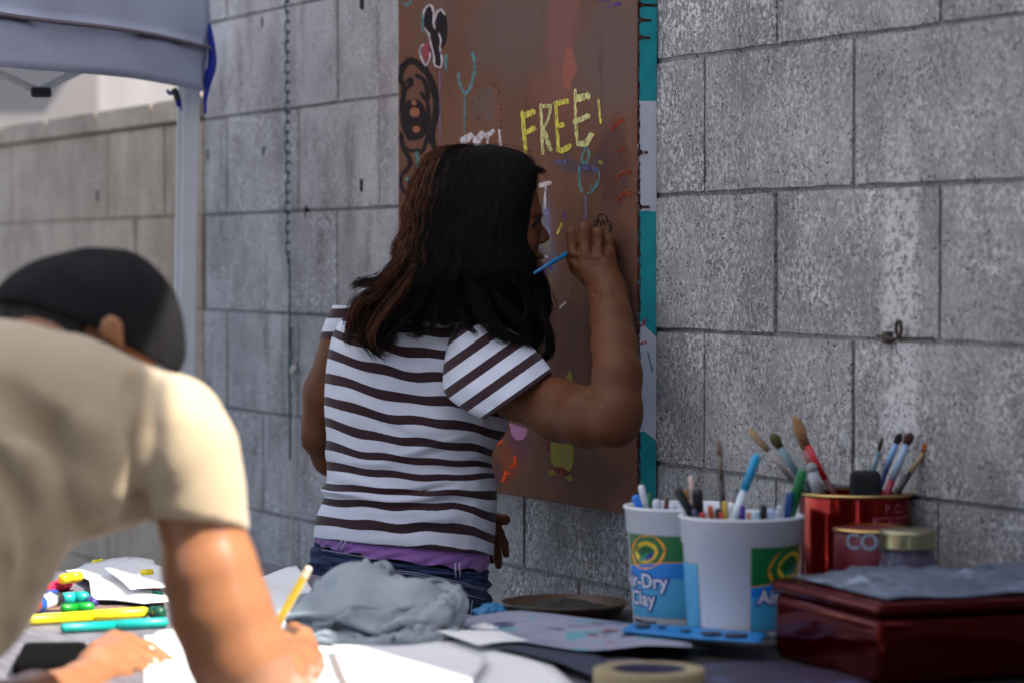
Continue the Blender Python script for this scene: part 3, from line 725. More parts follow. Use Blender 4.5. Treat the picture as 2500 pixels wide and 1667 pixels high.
added_tent = empty('canopy_tent', (1.0, -.3, 0), 'added canopy tent with a blue grey roof, out of view, cutting sky light on the camera side', 'tent')  # added out of view to cut sky fill from behind the camera
tp2 = [(-1.7, 1.35), (1.1, 2.15), (3.2, -.6), (1.6, -3.4), (-1.4, -2.8)]; P_ = [Vector((a, b, 2.42)) for a, b in tp2]; c_ = Vector((.9, -.4, 3.0))
for i in range(5): mesh('roof_panel', [P_[i], P_[(i+1) % 5], c_], [(0, 1, 2)], M_TENT, added_tent)
for q in P_: mesh('leg', *tube([(q.x, q.y, 0), (q.x, q.y, 2.42)], .018, 8), M_POLE, added_tent)
def house(name, x0, x1, y, hh, m, label, dep=5):
    r = empty(name, ((x0+x1)/2, y, 0), label, 'building')
    mesh('wall', *box((x0, y, 0), (x1, y+dep, hh)), m, r); mesh('roof', *box((x0-.25, y-.25, hh+.002), (x1+.25, y+dep+.25, hh+.16)), M_GREY, r)
    mesh('plinth', *box((x0-.03, y-.03, 0), (x1+.03, y-.002, .5)), M_GREY, r); return r
a = px(226, 220, 10.5); house('shed', a.x-5.5, a.x, 10.5, 2.4, M_GREY, 'plain grey shed wall seen under the tent over the low wall', 3)
b = px(402, 220, 14); pk = house('stucco_house', b.x-6.5, b.x, 14, 3.2, M_PINK, 'pale pink stucco building beyond the low wall, right of the grey shed', 6)
for k in range(2):
    x = b.x-1.0-k*.9; mesh('window_panel', *bevbox((x, 13.975, 1.55), (x+.4, 13.998, 2.6), .01, 1), mat('pale_panel', srgb(175, 145, 140), .8), pk)

M_BRK = mat('added_dark_brick', (.035, .024, .02), .85, .3, 3, .3, .01)  # houses added behind the camera, kept dark for contrast in reflections
house('added_house', -12, -.9, -9.5, 5.0, M_BRK, 'added dark brick building out of view behind the camera, to darken reflections', 3)
house('added_house', .3, 13, -10.5, 5.4, M_BRK, 'second added dark brick building out of view, to darken reflections', 3)
# ============================================================ the girl
def fabric_mat(name, base, scale=900, b=.3, rough=.85, var=.06, sheen=.3, wr=14):
    t = NT(name); co = t.coord('Object')
    c = t.ramp(t.noise(co, wr, 4), [(.3, tuple(x*(1-var) for x in base)), (.7, tuple(min(1, x*(1+var)) for x in base))])
    fz = t.noise(co, scale, 2, .8); c = t.mix(t.math('MULTIPLY', t.ramp(fz, [(.4, 0), (.65, 1)]), .18), c, tuple(x*.6 for x in base))
    t.l(c, t.b.inputs['Base Color']); t.b.inputs['Roughness'].default_value = rough
    t.b.inputs['Sheen Weight'].default_value = sheen
    t.bump(t.math('ADD', fz, t.math('MULTIPLY', t.noise(co, wr*2, 3), 3)), b, .0012); return t
def stripe_mat():
    t = NT('striped_jersey'); co = t.coord('Object')
    at = t.n('ShaderNodeAttribute'); at.attribute_name = 'phase'
    ph = t.math('ADD', at.outputs['Fac'], t.math('MULTIPLY', t.math('SUBTRACT', t.noise(co, 500, 2), .5), .05))
    fr = t.math('ABSOLUTE', t.math('SUBTRACT', t.math('FRACT', t.math('ADD', ph, .5)), .5))
    m = t.ramp(fr, [(.205, 1), (.222, 0)])
    a2 = t.n('ShaderNodeAttribute'); a2.attribute_name = 'plain'
    fz = t.noise(co, 1100, 2, .8)
    wh = t.ramp(t.noise(co, 18, 4), [(.3, (.54, .57, .68)), (.7, (.62, .65, .77))])
    wh = t.mix(t.math('MULTIPLY', t.ramp(fz, [(.4, 0), (.65, 1)]), .2), wh, (.42, .42, .46))
    dk = t.ramp(fz, [(.3, (.024, .010, .014)), (.7, (.05, .022, .03))])
    c = t.mix(m, wh, dk); t.l(c, t.b.inputs['Base Color']); t.b.inputs['Roughness'].default_value = .88; t.b.inputs['Sheen Weight'].default_value = .15
    t.b.inputs['Specular IOR Level'].default_value = .2
    t.bump(t.math('ADD', fz, t.math('MULTIPLY', t.noise(co, 30, 4), 4)), .28, .0014); return t.m
M_STRIPE = stripe_mat()
def skin_mat(name, a, b, ss=.12, rough=.5, spec=.22):
    t = NT(name); co = t.coord('Object')
    c = t.ramp(t.noise(co, 16, 5), [(.3, a), (.7, b)])
    c = t.mix(t.math('MULTIPLY', t.ramp(t.noise(co, 420, 2), [(.45, 0), (.7, 1)]), .18), c, tuple(x*.6 for x in a))
    t.l(c, t.b.inputs['Base Color']); t.b.inputs['Roughness'].default_value = rough
    t.b.inputs['Subsurface Weight'].default_value = ss; t.b.inputs['Subsurface Radius'].default_value = (.012, .004, .002)
    t.b.inputs['Subsurface Scale'].default_value = 1
    t.b.inputs['Specular IOR Level'].default_value = spec
    t.bump(t.math('ADD', t.noise(co, 380, 3), t.math('MULTIPLY', t.noise(co, 60, 4), 2)), .22, .0008); return t.m
M_SKIN = skin_mat('skin_girl', (.098, .034, .015), (.142, .052, .024))
def dproj(V):
    """world points -> picture coordinates used to lay the knitted bands on the cloth"""
    V = np.asarray(V)-np.array(CAM); cp, sp = math.cos(PITCH), math.sin(PITCH)
    z = V[:, 1]*cp-V[:, 2]*sp; y = V[:, 1]*sp+V[:, 2]*cp
    return (V[:, 0]/z*F+1250)/KD, (833.5-y/z*F)/KD
def set_attr(o, name, vals):
    a = o.data.attributes.new(name, 'FLOAT', 'POINT'); a.data.foreach_set('value', np.asarray(vals, np.float32))
girl = empty('person', (px(940, 1400, 4.55).x, 4.55, 0), 'girl with long dark hair in a striped t-shirt and jeans painting the brown canvas', 'person')
# torso -------------------------------------------------------
TY = 4.54
rings0 = [(668, 985, 1070, .022), (674, 950, 1092, .034), (682, 880, 1125, .05), (690, 826, 1150, .06), (704, 806, 1165, .068), (725, 789, 1170, .076), (760, 768, 1166, .082), (800, 756, 1158, .086), (860, 748, 1154, .088),
          (920, 745, 1158, .091), (955, 746, 1168, .094), (978, 748, 1168, .095), (1000, 750, 1157, .094), (1020, 749, 1141, .091), (1040, 747, 1131, .089), (1060, 750, 1129, .088), (1085, 751, 1134, .092), (1105, 750, 1140, .096),
          (1116, 744, 1141, .098), (1124, 737, 1141, .099), (1131, 740, 1141, .096), (1139, 746, 1141, .095), (1152, 742, 1142, .099), (1190, 729, 1139, .104), (1225, 723, 1136, .108), (1252, 720, 1134, .110)]
R0 = cr(rings0, 5); NA = 144
def torso_ring(y, xl, xr, b, Yc=TY, tilt=0, lift=0, n=NA, ex=2.35, fold=True):
    out = []
    for k in range(n):
        a = 2*math.pi*k/n; c, s = math.cos(a), math.sin(a)
        cc = abs(c)**(2/ex)*math.copysign(1, c); ss = abs(s)**(2/ex)*math.copysign(1, s)
        x = (xl+xr)/2+(xr-xl)/2*cc
        yy = y+tilt*c
        p = px(x, yy, Yc); near = max(0, -s)
        bb = b
        d = 0
        if fold:
            # drag folds of the jersey
            wv = 0
            wv += .0040*math.exp(-((yy-1060-(x-900)*.06)/9)**2)*math.cos((x-850)/60)*near
            wv -= .0050*math.exp(-((yy-(1098+24*math.sin(min(1, max(0, (x-740)/330))*math.pi)))/7)**2)*near*(1 if x < 1010 else max(0, 1-(x-1010)/50))
            wv += .0050*math.exp(-((yy-(1113+26*math.sin(min(1, max(0, (x-740)/330))*math.pi)))/9)**2)*near*(1 if x < 1010 else max(0, 1-(x-1010)/60))
            wv -= .0050*math.exp(-((yy-1150)/8)**2)*near*(.5+.5*math.sin((x-700)/90))
            wv -= .0070*math.exp(-((yy-(1056-(x-1100)*.2))/8)**2)*max(0, min(1, (x-1000)/90))*near
            wv += .0045*math.exp(-((yy-(1040-(x-1100)*.2))/10)**2)*max(0, min(1, (x-1000)/90))*near
            wv += .0022*math.sin((yy*.9+x*.55)/28)*math.exp(-((yy-930)/120)**2)*near
            wv += .0018*math.sin((yy*1.0-x*.35)/16+math.sin(x/70))*near*min(1, max(0, (yy-880)/150))
            wv += .0030*math.exp(-((x-1045+(yy-1000)*.02)/5)**2)*(1 if yy > 965 else 0)*near*.25
            wv -= .004*math.exp(-((x-(985-(yy-760)*.15))/60)**2)*math.exp(-((yy-840)/90)**2)*near     # hollow of the spine
            wv += .0030*math.exp(-((yy-(1000-(x-1050)*.30))/8)**2)*math.exp(-((x-1000)/110)**2)*near
            wv -= .0028*math.exp(-((yy-(1018-(x-1050)*.30))/8)**2)*math.exp(-((x-1010)/100)**2)*near
            wv += .0030*math.exp(-((yy-(900+(x-800)*.55))/10)**2)*math.exp(-((x-850)/90)**2)*near
            wv -= .0030*math.exp(-((yy-(922+(x-800)*.5))/11)**2)*math.exp(-((x-860)/90)**2)*near
            wv += .0034*math.exp(-((yy-(1080+(x-760)*.22))/9)**2)*math.exp(-((x-800)/80)**2)*near
            wv += .0026*math.exp(-((yy-(1185-(x-1000)*.16))/11)**2)*math.exp(-((x-1010)/150)**2)*near
            wv -= .0026*math.exp(-((yy-(1206-(x-1000)*.1))/11)**2)*math.exp(-((x-960)/150)**2)*near
            wv += .0030*math.exp(-((x-1128+(yy-800)*.1)/12)**2)*near*(1 if yy > 760 else 0)
            d = wv*1.25
        out.append(Vector((p.x, Yc+bb*ss-d*(1 if s < 0 else 0), p.z+lift*near)))
    return out
rings = []
for i, r in enumerate(R0):
    y, xl, xr, b = r
    tl = 0 if y < 1100 else 20*((y-1100)/150)**1.3
    rings.append(torso_ring(y, xl, xr, b, tilt=tl, lift=0 if y < 1150 else .010*((y-1150)/100)))
# turn the hem under
last = rings[-1]; c0 = sum(last, Vector())/len(last)
rings.append([c0+(p-c0)*.985+Vector((0, 0, -.001)) for p in last]); rings.append([c0+(p-c0)*.975+Vector((0, 0, .006)) for p in last])
V, Fq = loft(rings, cap=False)
shirt = mesh('striped_shirt', V, Fq, M_STRIPE, girl, smooth=True)
bx = [700, 755, 830, 920, 1040, 1090, 1140, 1180]
bl = [(717, 763, 775), (761, 815, 830), (813, 871, 890), (867, 925, 950), (922, 974, 1001), (973, 1023, 1048), (1027, 1063, 1074), (1068, 1097, 1090), (1118, 1133, 1140), (1150, 1160, 1190), (1198, 1211, 1241), (1252, 1264, 1294)]
bl = [(610, 650, 660), (664, 707, 718)]+bl
def band_y(x):
    out = []
    for a, m, r in bl:
        ys = [a-8, a, a+(m-a)*.42, a+(m-a)*.76, m, m+(r-m)*.35, r, r+(r-m)*.5]
        out.append(np.interp(x, bx, ys))
    return np.array(out)
X, Yd = dproj(V); by = band_y(X); ph = np.empty(len(X))
for i in range(len(X)): ph[i] = np.interp(Yd[i], by[:, i], np.arange(len(bl)))
ph += (.03*np.sin(X/31+Yd/47))+.04*np.sin(X/17-Yd/33)+.05*np.sin(X/83)
ph[-NA:] = 0.5
set_attr(shirt, 'phase', ph)
# sleeve ------------------------------------------------------
ends = [((1046, 742), (1112, 712), 4.475, .03), ((1028, 790), (1140, 728), 4.465, .045), ((1018, 850), (1168, 748), 4.45, .052), ((1022, 903), (1206, 780), 4.43, .056), ((1066, 941), (1240, 815), 4.405, .057), ((1110, 962), (1268, 850), 4.385, .056)]
E = cr([(*a, *b, Y, q) for a, b, Y, q in ends], 7); rings = []
def sl_ring(e, sc=1., off=0):
    A = px(e[0], e[1], e[4]); B = px(e[2], e[3], e[4]); c = (A+B)/2; u = (B-A)/2
    axis = Vector((.578, 0, -.816)); nn = Vector((0, 1, 0)); out = []
    for k in range(72):
        a = 2*math.pi*k/72; near = max(0, -math.sin(a))
        w_ = (.0024*math.sin(a*5+e[0]/21)+.0018*math.sin(a*8-e[1]/18))*near
        out.append(c+u*math.cos(a)*sc+nn*(e[5]*math.sin(a)*sc-w_)+axis*off)
    return out
rings = [sl_ring(e) for e in E]+[sl_ring(E[-1], .985, .001), sl_ring(E[-1], .965, -.004)]
Vs, Fs_ = loft(rings, cap=False)
sleeve = mesh('sleeve', Vs, Fs_, M_STRIPE, girl, smooth=True)
X, Yd = dproj(Vs); ph = (X*.578+Yd*.816-1381)/50+.0; 
set_attr(sleeve, 'phase', ph)
# left sleeve, just visible past the shoulder
E2 = cr([(800, 700, .05, 4.56), (775, 760, .052, 4.58), (765, 830, .05, 4.60), (762, 880, .048, 4.61)], 5); rings = []
for x, y, r, Y in E2:
    c = px(x, y, Y); rings.append([c+Vector((r*.75*math.cos(a)+.014, r*math.sin(a), 0)) for a in np.linspace(0, 2*math.pi, 41)[:-1]])
Vs, Fs_ = loft(rings, cap=False); sl2 = mesh('sleeve', Vs, Fs_, M_STRIPE, girl, smooth=True); X, Yd = dproj(Vs); set_attr(sl2, 'phase', (Yd-720)/53)
# body --------------------------------------------------------
HY = 4.47
lo = px(680, 1340, 4.50); hi = px(1500, 330, 4.60)
B = SDF((lo.x, 4.18, lo.z), (hi.x+.01, 4.76, hi.z+.01), .0021)
P3 = lambda x, y, Y: np.array(px(x, y, Y))
U = pw(1, HY)
# trunk under the shirt, neck
for y, xl, xr, b in rings0[4:24:2]: B.ell(P3((xl+xr)/2, y, TY), ((xr-xl)/2*U*.9, b*.82, .05), k=.03)
B.cap(P3(1060, 690, 4.53), P3(1110, 590, 4.49), .045, .046, .03)
# head
B.ell(P3(1112, 478, HY), (.084, .070, .088), k=.02); B.ell(P3(1168, 545, HY), (.047, .052, .074), k=.02)
B.ell(P3(1222, 486, HY), (.0115, .040, .011), k=.012)                                 # brow
B.chain([P3(1233, 512, HY), P3(1246, 534, HY), P3(1253, 546, HY)], [.005, .0058, .0066], .006)   # nose bridge to tip
B.ell(P3(1244, 553, HY-.009), (.0080, .0055, .0055), k=.004); B.ell(P3(1244, 553, HY+.009), (.0080, .0055, .0055), k=.004)
B.ell(P3(1240, 589, HY), (.0065, .017, .0055), k=.006); B.ell(P3(1237, 610, HY), (.0065, .015, .0055), k=.006)  # lips
B.ell(P3(1250, 599.5, HY), (.012, .03, .0012), k=.002, neg=True)
B.ell(P3(1222, 643, HY), (.014, .018, .013), k=.014)                                  # chin
B.chain([P3(1218, 640, HY-.012), P3(1170, 628, HY-.042), P3(1130, 590, HY-.052)], [.014, .016, .016], .02)
B.chain([P3(1218, 640, HY+.012), P3(1170, 628, HY+.042), P3(1130, 590, HY+.052)], [.014, .016, .016], .02)
for sg in (-1, 1):
    B.ell(P3(1222, 513, HY+sg*.030), (.0125, .015, .0095), k=.004, neg=True)
    B.ell(P3(1216, 513, HY+sg*.029), (.0115, .012, .0105), k=.002)
    B.ell(P3(1200, 556, HY+sg*.035), (.020, .018, .020), k=.015)
# right arm
B.chain([P3(1100, 815, 4.47), P3(1190, 892, 4.42), P3(1290, 944, 4.36), P3(1350, 958, 4.31), P3(1402, 962, 4.275)], [.044, .044, .043, .042, .039], .02)
B.ell(P3(1418, 968, 4.268), (.032, .03, .033), k=.02)
B.chain([P3(1421, 930, 4.27), P3(1418, 860, 4.29), P3(1411, 790, 4.325), P3(1404, 730, 4.36), P3(1399, 680, 4.39), P3(1397, 660, 4.40)], [.034, .0335, .0312, .0285, .0252, .0242], .018)
# right hand: palm, four curled fingers, thumb on the far side
wr = P3(1392, 655, 4.405)
kn = [P3(1320, 588, 4.425), P3(1346, 580, 4.418), P3(1374, 580, 4.422), P3(1401, 588, 4.432)]
mid_ = [P3(1314, 536, 4.424), P3(1343.5, 526, 4.418), P3(1373, 537, 4.424), P3(1399, 556, 4.434)]
rr = [.0096, .0100, .0094, .0086]
B.chain([P3(1396, 665, 4.40), P3(1385, 640, 4.408)], [.0245, .021], .015)
for q, r in zip(kn, rr): B.cap(wr+(q-wr)*.15, q, .0165, r*1.12, .014)
B.cap(P3(1350, 615, 4.425), P3(1385, 615, 4.425), .017, .017, .015)
for i in range(4):
    a = mid_[i]; b = a+np.array([.002, .028, -.003]); c = b+np.array([.004, .012, -.022])
    B.chain([kn[i], a, b, c], [rr[i]*1.06, rr[i]*1.04, rr[i]*.96, rr[i]*.82], .0022)
B.chain([P3(1352, 640, 4.428), P3(1325, 612, 4.446), P3(1311, 588, 4.46)], [.0135, .0118, .0095], .006)
for i in range(4): B.ell(kn[i]+np.array([0, -.006, .004]), (.007, .006, .008), k=.008)
# left arm: elbow out to the side, forearm across the front, fingers past the hip
B.chain([P3(785, 800, 4.57), P3(748, 900, 4.60), P3(728, 985, 4.62)], [.036, .032, .027], .02)
B.ell(P3(727, 996, 4.62), (.021, .024, .024), k=.012)
B.chain([P3(727, 1000, 4.62), P3(760, 1050, 4.655), P3(900, 1130, 4.69), P3(1040, 1180, 4.68), P3(1090, 1195, 4.665)], [.026, .027, .026, .022, .020], .015)
B.chain([P3(1090, 1195, 4.665), P3(1122, 1215, 4.65)], [.022, .022], .01)
B.chain([P3(1122, 1200, 4.65), P3(1142, 1192, 4.635), P3(1160, 1193, 4.63)], [.013, .0095, .0088], .004)
B.chain([P3(1128, 1215, 4.65), P3(1147, 1222, 4.64), P3(1158, 1248, 4.635), P3(1162, 1272, 4.635)], [.010, .0078, .0072, .0062], .002)
B.chain([P3(1122, 1225, 4.66), P3(1138, 1250, 4.65), P3(1143, 1280, 4.645), P3(1145, 1298, 4.645)], [.010, .0080, .0072, .0062], .002)
B.chain([P3(1118, 1225, 4.67), P3(1126, 1255, 4.67), P3(1130, 1285, 4.665)], [.010, .0078, .0066], .002)
B.crease([(1345, 905), (1368, 918), (1384, 930)], .003, .0008, .004, 4.1, 4.6)
B.crease([(1362, 674), (1385, 679), (1415, 674)], .003, .0004, .004, 4.1, 4.6)
for q in ([(1327, 560), (1329, 578), (1334, 592)], [(1358, 552), (1360, 570), (1362, 584)], [(1386, 560), (1388, 574), (1391, 586)]): B.crease(q, .0024, .0016, .002, 4.1, 4.6)
for q in ([(1302, 590), (1318, 598), (1334, 596)], [(1345, 596), (1362, 600), (1380, 598)]): B.crease(q, .003, .0003, .005, 4.1, 4.6)
V, Q = B.mesh(); body = np_mesh('body', V, Q, M_SKIN, girl, relax=2)
M_LASH = mat('lash_black', (.003, .002, .002), .95)
for sg in (-1, 1):
    v, f = tube([px(1218, 524, HY+sg*.038), px(1230, 512, HY+sg*.036), px(1240, 500, HY+sg*.034), px(1246, 491, HY+sg*.033)], [.0032, .0040, .0030, .0010], 6)
    mesh('eyelash', v, f, M_LASH, girl, True)
    v, f = tube([px(1205, 492, HY+sg*.042), px(1220, 484, HY+sg*.038), px(1234, 482, HY+sg*.028)], [.0014, .0024, .0012], 6); mesh('eyebrow', v, f, M_LASH, girl, True)
# knickers band and jeans --------------------------------------
def tilted(yl, yr, xl, xr, b, **k):
    return torso_ring((yl+yr)/2, xl, xr, b, tilt=(yr-yl)/2, fold=False, **k)
M_PURP = fabric_mat('purple_cotton', srgb(138, 92, 164), 700, .4).m
rings = [tilted(1205, 1240, 726, 1128, .100), tilted(1236, 1276, 724, 1124, .107, lift=.008), tilted(1243, 1292, 728, 1122, .111, lift=.006), tilted(1247, 1306, 732, 1120, .112, lift=.003)]
rr_ = []
for i, a in enumerate(cr([[c for p in r for c in p] for r in rings], 5)):
    a = a.reshape(-1, 3); q = [Vector(p) for p in a]; cc = sum(q, Vector())/len(q)
    rr_.append([p+(p-cc).normalized()*(.0022*math.sin(k*.9+i*.7)+.0018*math.sin(k*2.3)) * (i/15)+Vector((0, 0, .0026*math.sin(k*.6)*(i/15))) for k, p in enumerate(q)])
ls = rr_[-1]; cc = sum(ls, Vector())/len(ls); rr_.append([p+(cc-p).normalized()*.006+Vector((0, 0, .004)) for p in ls])
v, f = loft(rr_, cap=False); mesh('waistband', v, f, M_PURP, girl, True)
def denim():
    t = NT('denim'); co = t.coord('Object')
    c = t.ramp(t.noise(co, 26, 6, .7), [(.32, srgb(14, 20, 44)), (.68, srgb(38, 54, 96))])
    c = t.mix(t.math('MULTIPLY', t.ramp(t.noise(t.coord('Object', (1, 1, .12)), 600, 2, .8), [(.48, 0), (.62, 1)]), .55), c, srgb(70, 90, 136))
    t.l(c, t.b.inputs['Base Color']); t.b.inputs['Roughness'].default_value = .9
    t.bump(t.math('ADD', t.noise(co, 700, 2), t.math('MULTIPLY', t.noise(co, 34, 4), 4)), .5, .002); return t.m
M_DEN = denim(); M_STI = mat('stitching', srgb(150, 152, 175), .8, .1, 300)
jr = [tilted(1246, 1306, 726, 1114, .108), tilted(1250, 1312, 722, 1118, .113), tilted(1275, 1330, 713, 1121, .117), tilted(1330, 1380, 704, 1126, .120), tilted(1420, 1440, 700, 1128, .120), tilted(1540, 1540, 705, 1122, .112), tilted(1620, 1620, 710, 1118, .100)]
rj = []
for i, a in enumerate(cr([[c for p in r for c in p] for r in jr], 8)):
    q = [Vector(p) for p in a.reshape(-1, 3)]; cc = sum(q, Vector())/len(q)
    rj.append([p+(p-cc).normalized()*(.0030*math.sin(k*.31+i*.8)+.0022*math.sin(k*.13-i*1.3)+.0016*math.sin(i*2.1+k*.5))*min(1, i/12) for k, p in enumerate(q)])
fi = rj[0]; cc = sum(fi, Vector())/len(fi); rj.insert(0, [p+(cc-p).normalized()*.006 for p in fi])
v, f = loft(rj); jeans = mesh('jeans', v, f, M_DEN, girl, True)
for sx in (-1, 1):
    x = 915+sx*92; a = px(x, 1600, TY); ks = []
    for z, r in ((a.z+.03, .082), (.45, .066), (.40, .064), (.2, .055), (.09, .056)):
        ks.append([Vector((a.x+(0.004*sx)*z+r*math.cos(q), TY+.9*r*math.sin(q)+.004*math.sin(z*60+q*3), z)) for q in np.linspace(0, 2*math.pi, 33)[:-1]])
    v, f = loft([[Vector(p) for p in r.reshape(-1, 3)] for r in cr([[c for p in r for c in p] for r in ks], 6)]); mesh('trouser_leg', v, f, M_DEN, girl, True)
    s = SDF((a.x-.08, TY-.14, 0.0), (a.x+.08, TY+.2, .14), .004); s.cap((a.x, TY-.02, .035), (a.x+.01, TY+.11, .028), .038, .032, .01); s.cap((a.x, TY-.02, .05), (a.x, TY-.02, .10), .036, .036, .02)
    s.F = np.maximum(s.F, -(np.arange(s.n[2])*s.h-.004)[None, None, :].astype(np.float32)); V_, Q_ = s.mesh(); np_mesh('shoe', V_, Q_, mat('grey_shoe', (.2, .2, .21), .8), girl, relax=1)
def onj(x, y, up=.001, Yc=TY):
    """point on the near surface of the jeans"""
    xl, xr, b = (716, 1122, .117) if y < 1330 else (703, 1127, .120)
    c = max(-.98, min(.98, (x-(xl+xr)/2)/((xr-xl)/2))); cc = abs(c)**(2.35/2)
    s = (1-min(.999, cc**2))**.5; ss = s**(2/2.35)
    return px(x, y, Yc-b*ss-up-.004)
for xa, ya, xb, yb in ((790, 1240, 781, 1262), (1050, 1292, 1052, 1325)):
    for o in (-5, 5): mesh('belt_loop', *tube([onj(xa+o, ya, .003), onj((xa+xb)/2+o, (ya+yb)/2, .005), onj(xb+o, yb, .003)], .0016, 5), M_STI, girl, True)
for pts in ([(850, 1302), (960, 1316), (1080, 1342), (1118, 1352)], [(850, 1307), (960, 1321), (1080, 1347), (1116, 1357)], [(1010, 1352), (1060, 1362), (1112, 1376)], [(1030, 1362), (1040, 1400), (1048, 1450)], [(1085, 1378), (1082, 1410), (1080, 1450)], [(740, 1262), (800, 1272), (860, 1282)]):
    mesh('stitch_line', *tube([onj(a, b, .002) for a, b in [tuple(q) for q in cr(pts, 4)]], .0007, 4), M_STI, girl, True)
# hair ---------------------------------------------------------
def hair_mat(name, a, b, rough=.45):
    t = NT(name); co = t.coord('Object', (1, 1, .25))
    c = t.ramp(t.noise(co, 160, 3, .7), [(.35, a), (.7, b)])
    t.l(c, t.b.inputs['Base Color']); t.b.inputs['Roughness'].default_value = rough; t.b.inputs['Specular IOR Level'].default_value = .12
    t.bump(t.noise(co, 500, 2), .6, .001); return t.m
M_HD = hair_mat('hair_black', (.0035, .003, .003), (.010, .008, .007), .62); M_HB = hair_mat('hair_brown_lit', (.026, .010, .0055), (.20, .080, .042), .5)  # brown copy of the hair holds the light passing through it
hs = SDF((px(780, 700, 4.5).x, 4.34, px(900, 800, 4.5).z), (px(1290, 700, 4.5).x, 4.62, px(900, 325, 4.5).z), .0035)
hs.ell(P3(1086, 466, 4.485), (.0905, .090, .084), k=.02); hs.ell(P3(1062, 575, 4.49), (.093, .078, .085), k=.03)
hs.ell(P3(1052, 650, 4.475), (.106, .050, .055), k=.03); hs.ell(P3(1050, 690, 4.465), (.122, .030, .036), k=.02)
hs.ell(P3(1170, 715, 4.46), (.042, .03, .040), k=.02)
hs.ell(P3(1262, 560, HY), (.031, .06, .075), k=.004, neg=True)
gg = np.meshgrid(*[hs.lo[i]+hs.h*np.arange(hs.n[i]) for i in range(3)], indexing='ij')
hs.F += (.0026*np.sin(gg[0]*260+4*np.sin(gg[2]*14))+.0022*np.sin(gg[0]*120-gg[2]*30)+.002*np.sin(gg[0]*410+gg[2]*22)+.0015).astype(np.float32)
V, Q = hs.mesh()
hair = np_mesh('hair', V, Q, M_HD, girl, relax=2)
def wavy(A, amp, f, y0=430):
    A = A.copy(); A[:, 0] += amp*np.sin(A[:, 1]*f)*np.clip((A[:, 1]-y0)/120, 0, 1); return A
Lb = wavy(np.array(cr([(1062, 339), (1000, 352), (962, 398), (936, 480), (918, 560), (900, 620), (878, 662), (842, 700), (832, 750), (850, 805)], 8)), 10, .075)
Rb = np.array(cr([(1128, 341), (1195, 356), (1228, 392), (1221, 462), (1213, 530), (1230, 590), (1246, 645), (1246, 715), (1257, 770), (1256, 818)], 8))
Rb = wavy(Rb, 5, .10, 600); rs = np.random.RandomState(3)
def strands(n, PN, qf, bright, far=False, rad=.00055):
    T = np.linspace(0, 1, len(Lb)); paths = []
    for i in range(n):
        q = qf(); te = .80+.1*rs.rand() if abs(q) < .72 else .86+.14*rs.rand()
        t0 = max(0, rs.rand()*.25-.05) ; t = np.linspace(t0, te, PN)
        lx = np.interp(t, T, Lb[:, 0]); ly = np.interp(t, T, Lb[:, 1]); rx = np.interp(t, T, Rb[:, 0]); ry = np.interp(t, T, Rb[:, 1])
        u = (q+1)/2; fr = rs.rand()
        amp = np.clip((t-.35)/.5, 0, 1)**1.3
        cl = math.floor(q*9)+.5                       # clumps share a wave
        cl = cl+.35*math.sin(cl*5.3); clq = cl/9; uu = u+((clq+1)/2-u)*amp*.5
        ph1 = rs.rand()*.9; x = lx+(rx-lx)*uu+amp*(20*np.sin(t*19+cl*2.1+ph1)+9*rs.randn()*t)+rs.randn()*3.2+(2.5+5*amp)*np.sin(t*rs.uniform(9, 26)+rs.rand()*6)
        y = ly+(ry-ly)*uu+rs.randn()*4+amp*14*rs.randn()
        y = np.where(t < .12, y+6*(1-q*q)*0, y)
        bul = np.interp(t, [0, .1, .3, .6, .75, 1], [.02, .06, .100, .088, .058, .052])
        Yc = np.interp(t, [0, .3, .6, .8, 1], [4.485, 4.485, 4.485, 4.487, 4.492])
        s = np.sqrt(np.clip(1-q*q, 0, 1))**.8 if q < 0 else (1-q**8)**.5
        dep = bul*s*(1-.04*fr)+.006*fr
        Y = Yc-dep if not far else Yc+dep*.9
        zt = np.where(t < .15, 0, 0)
        paths.append(np.array([px(a, b, c) for a, b, c in zip(x, y, Y)]))
    return paths
def tri_tubes(name, paths, rad, m, parent):
    P = np.array(paths); n, k, _ = P.shape
    d = np.gradient(P, axis=1); d /= np.linalg.norm(d, axis=2, keepdims=True)+1e-9
    ref = np.array([.3, 1., .2]); a = np.cross(d, ref); a /= np.linalg.norm(a, axis=2, keepdims=True)+1e-9; b = np.cross(d, a)
    tp = np.interp(np.linspace(0, 1, k), [0, .1, .75, 1], [.5, 1, .9, .15])[None, :, None]
    rv = (rad*(.7+.6*np.random.RandomState(1).rand(n)))[:, None, None] if np.isscalar(rad) else rad[:, None, None]
    ring = np.stack([P+(a*math.cos(q)+b*math.sin(q))*rv*tp for q in (0, 2.094, 4.189)], 2)   # n,k,3,3
    V = ring.reshape(-1, 3); base = (np.arange(n)*k*3)[:, None, None]+(np.arange(k-1)*3)[None, :, None]
    j = np.arange(3)[None, None, :]; j2 = (j+1) % 3
    Q = np.stack([base+j, base+j2, base+3+j2, base+3+j], 3).reshape(-1, 4)
    o = np_mesh(name, V, Q, m, parent, True); return o
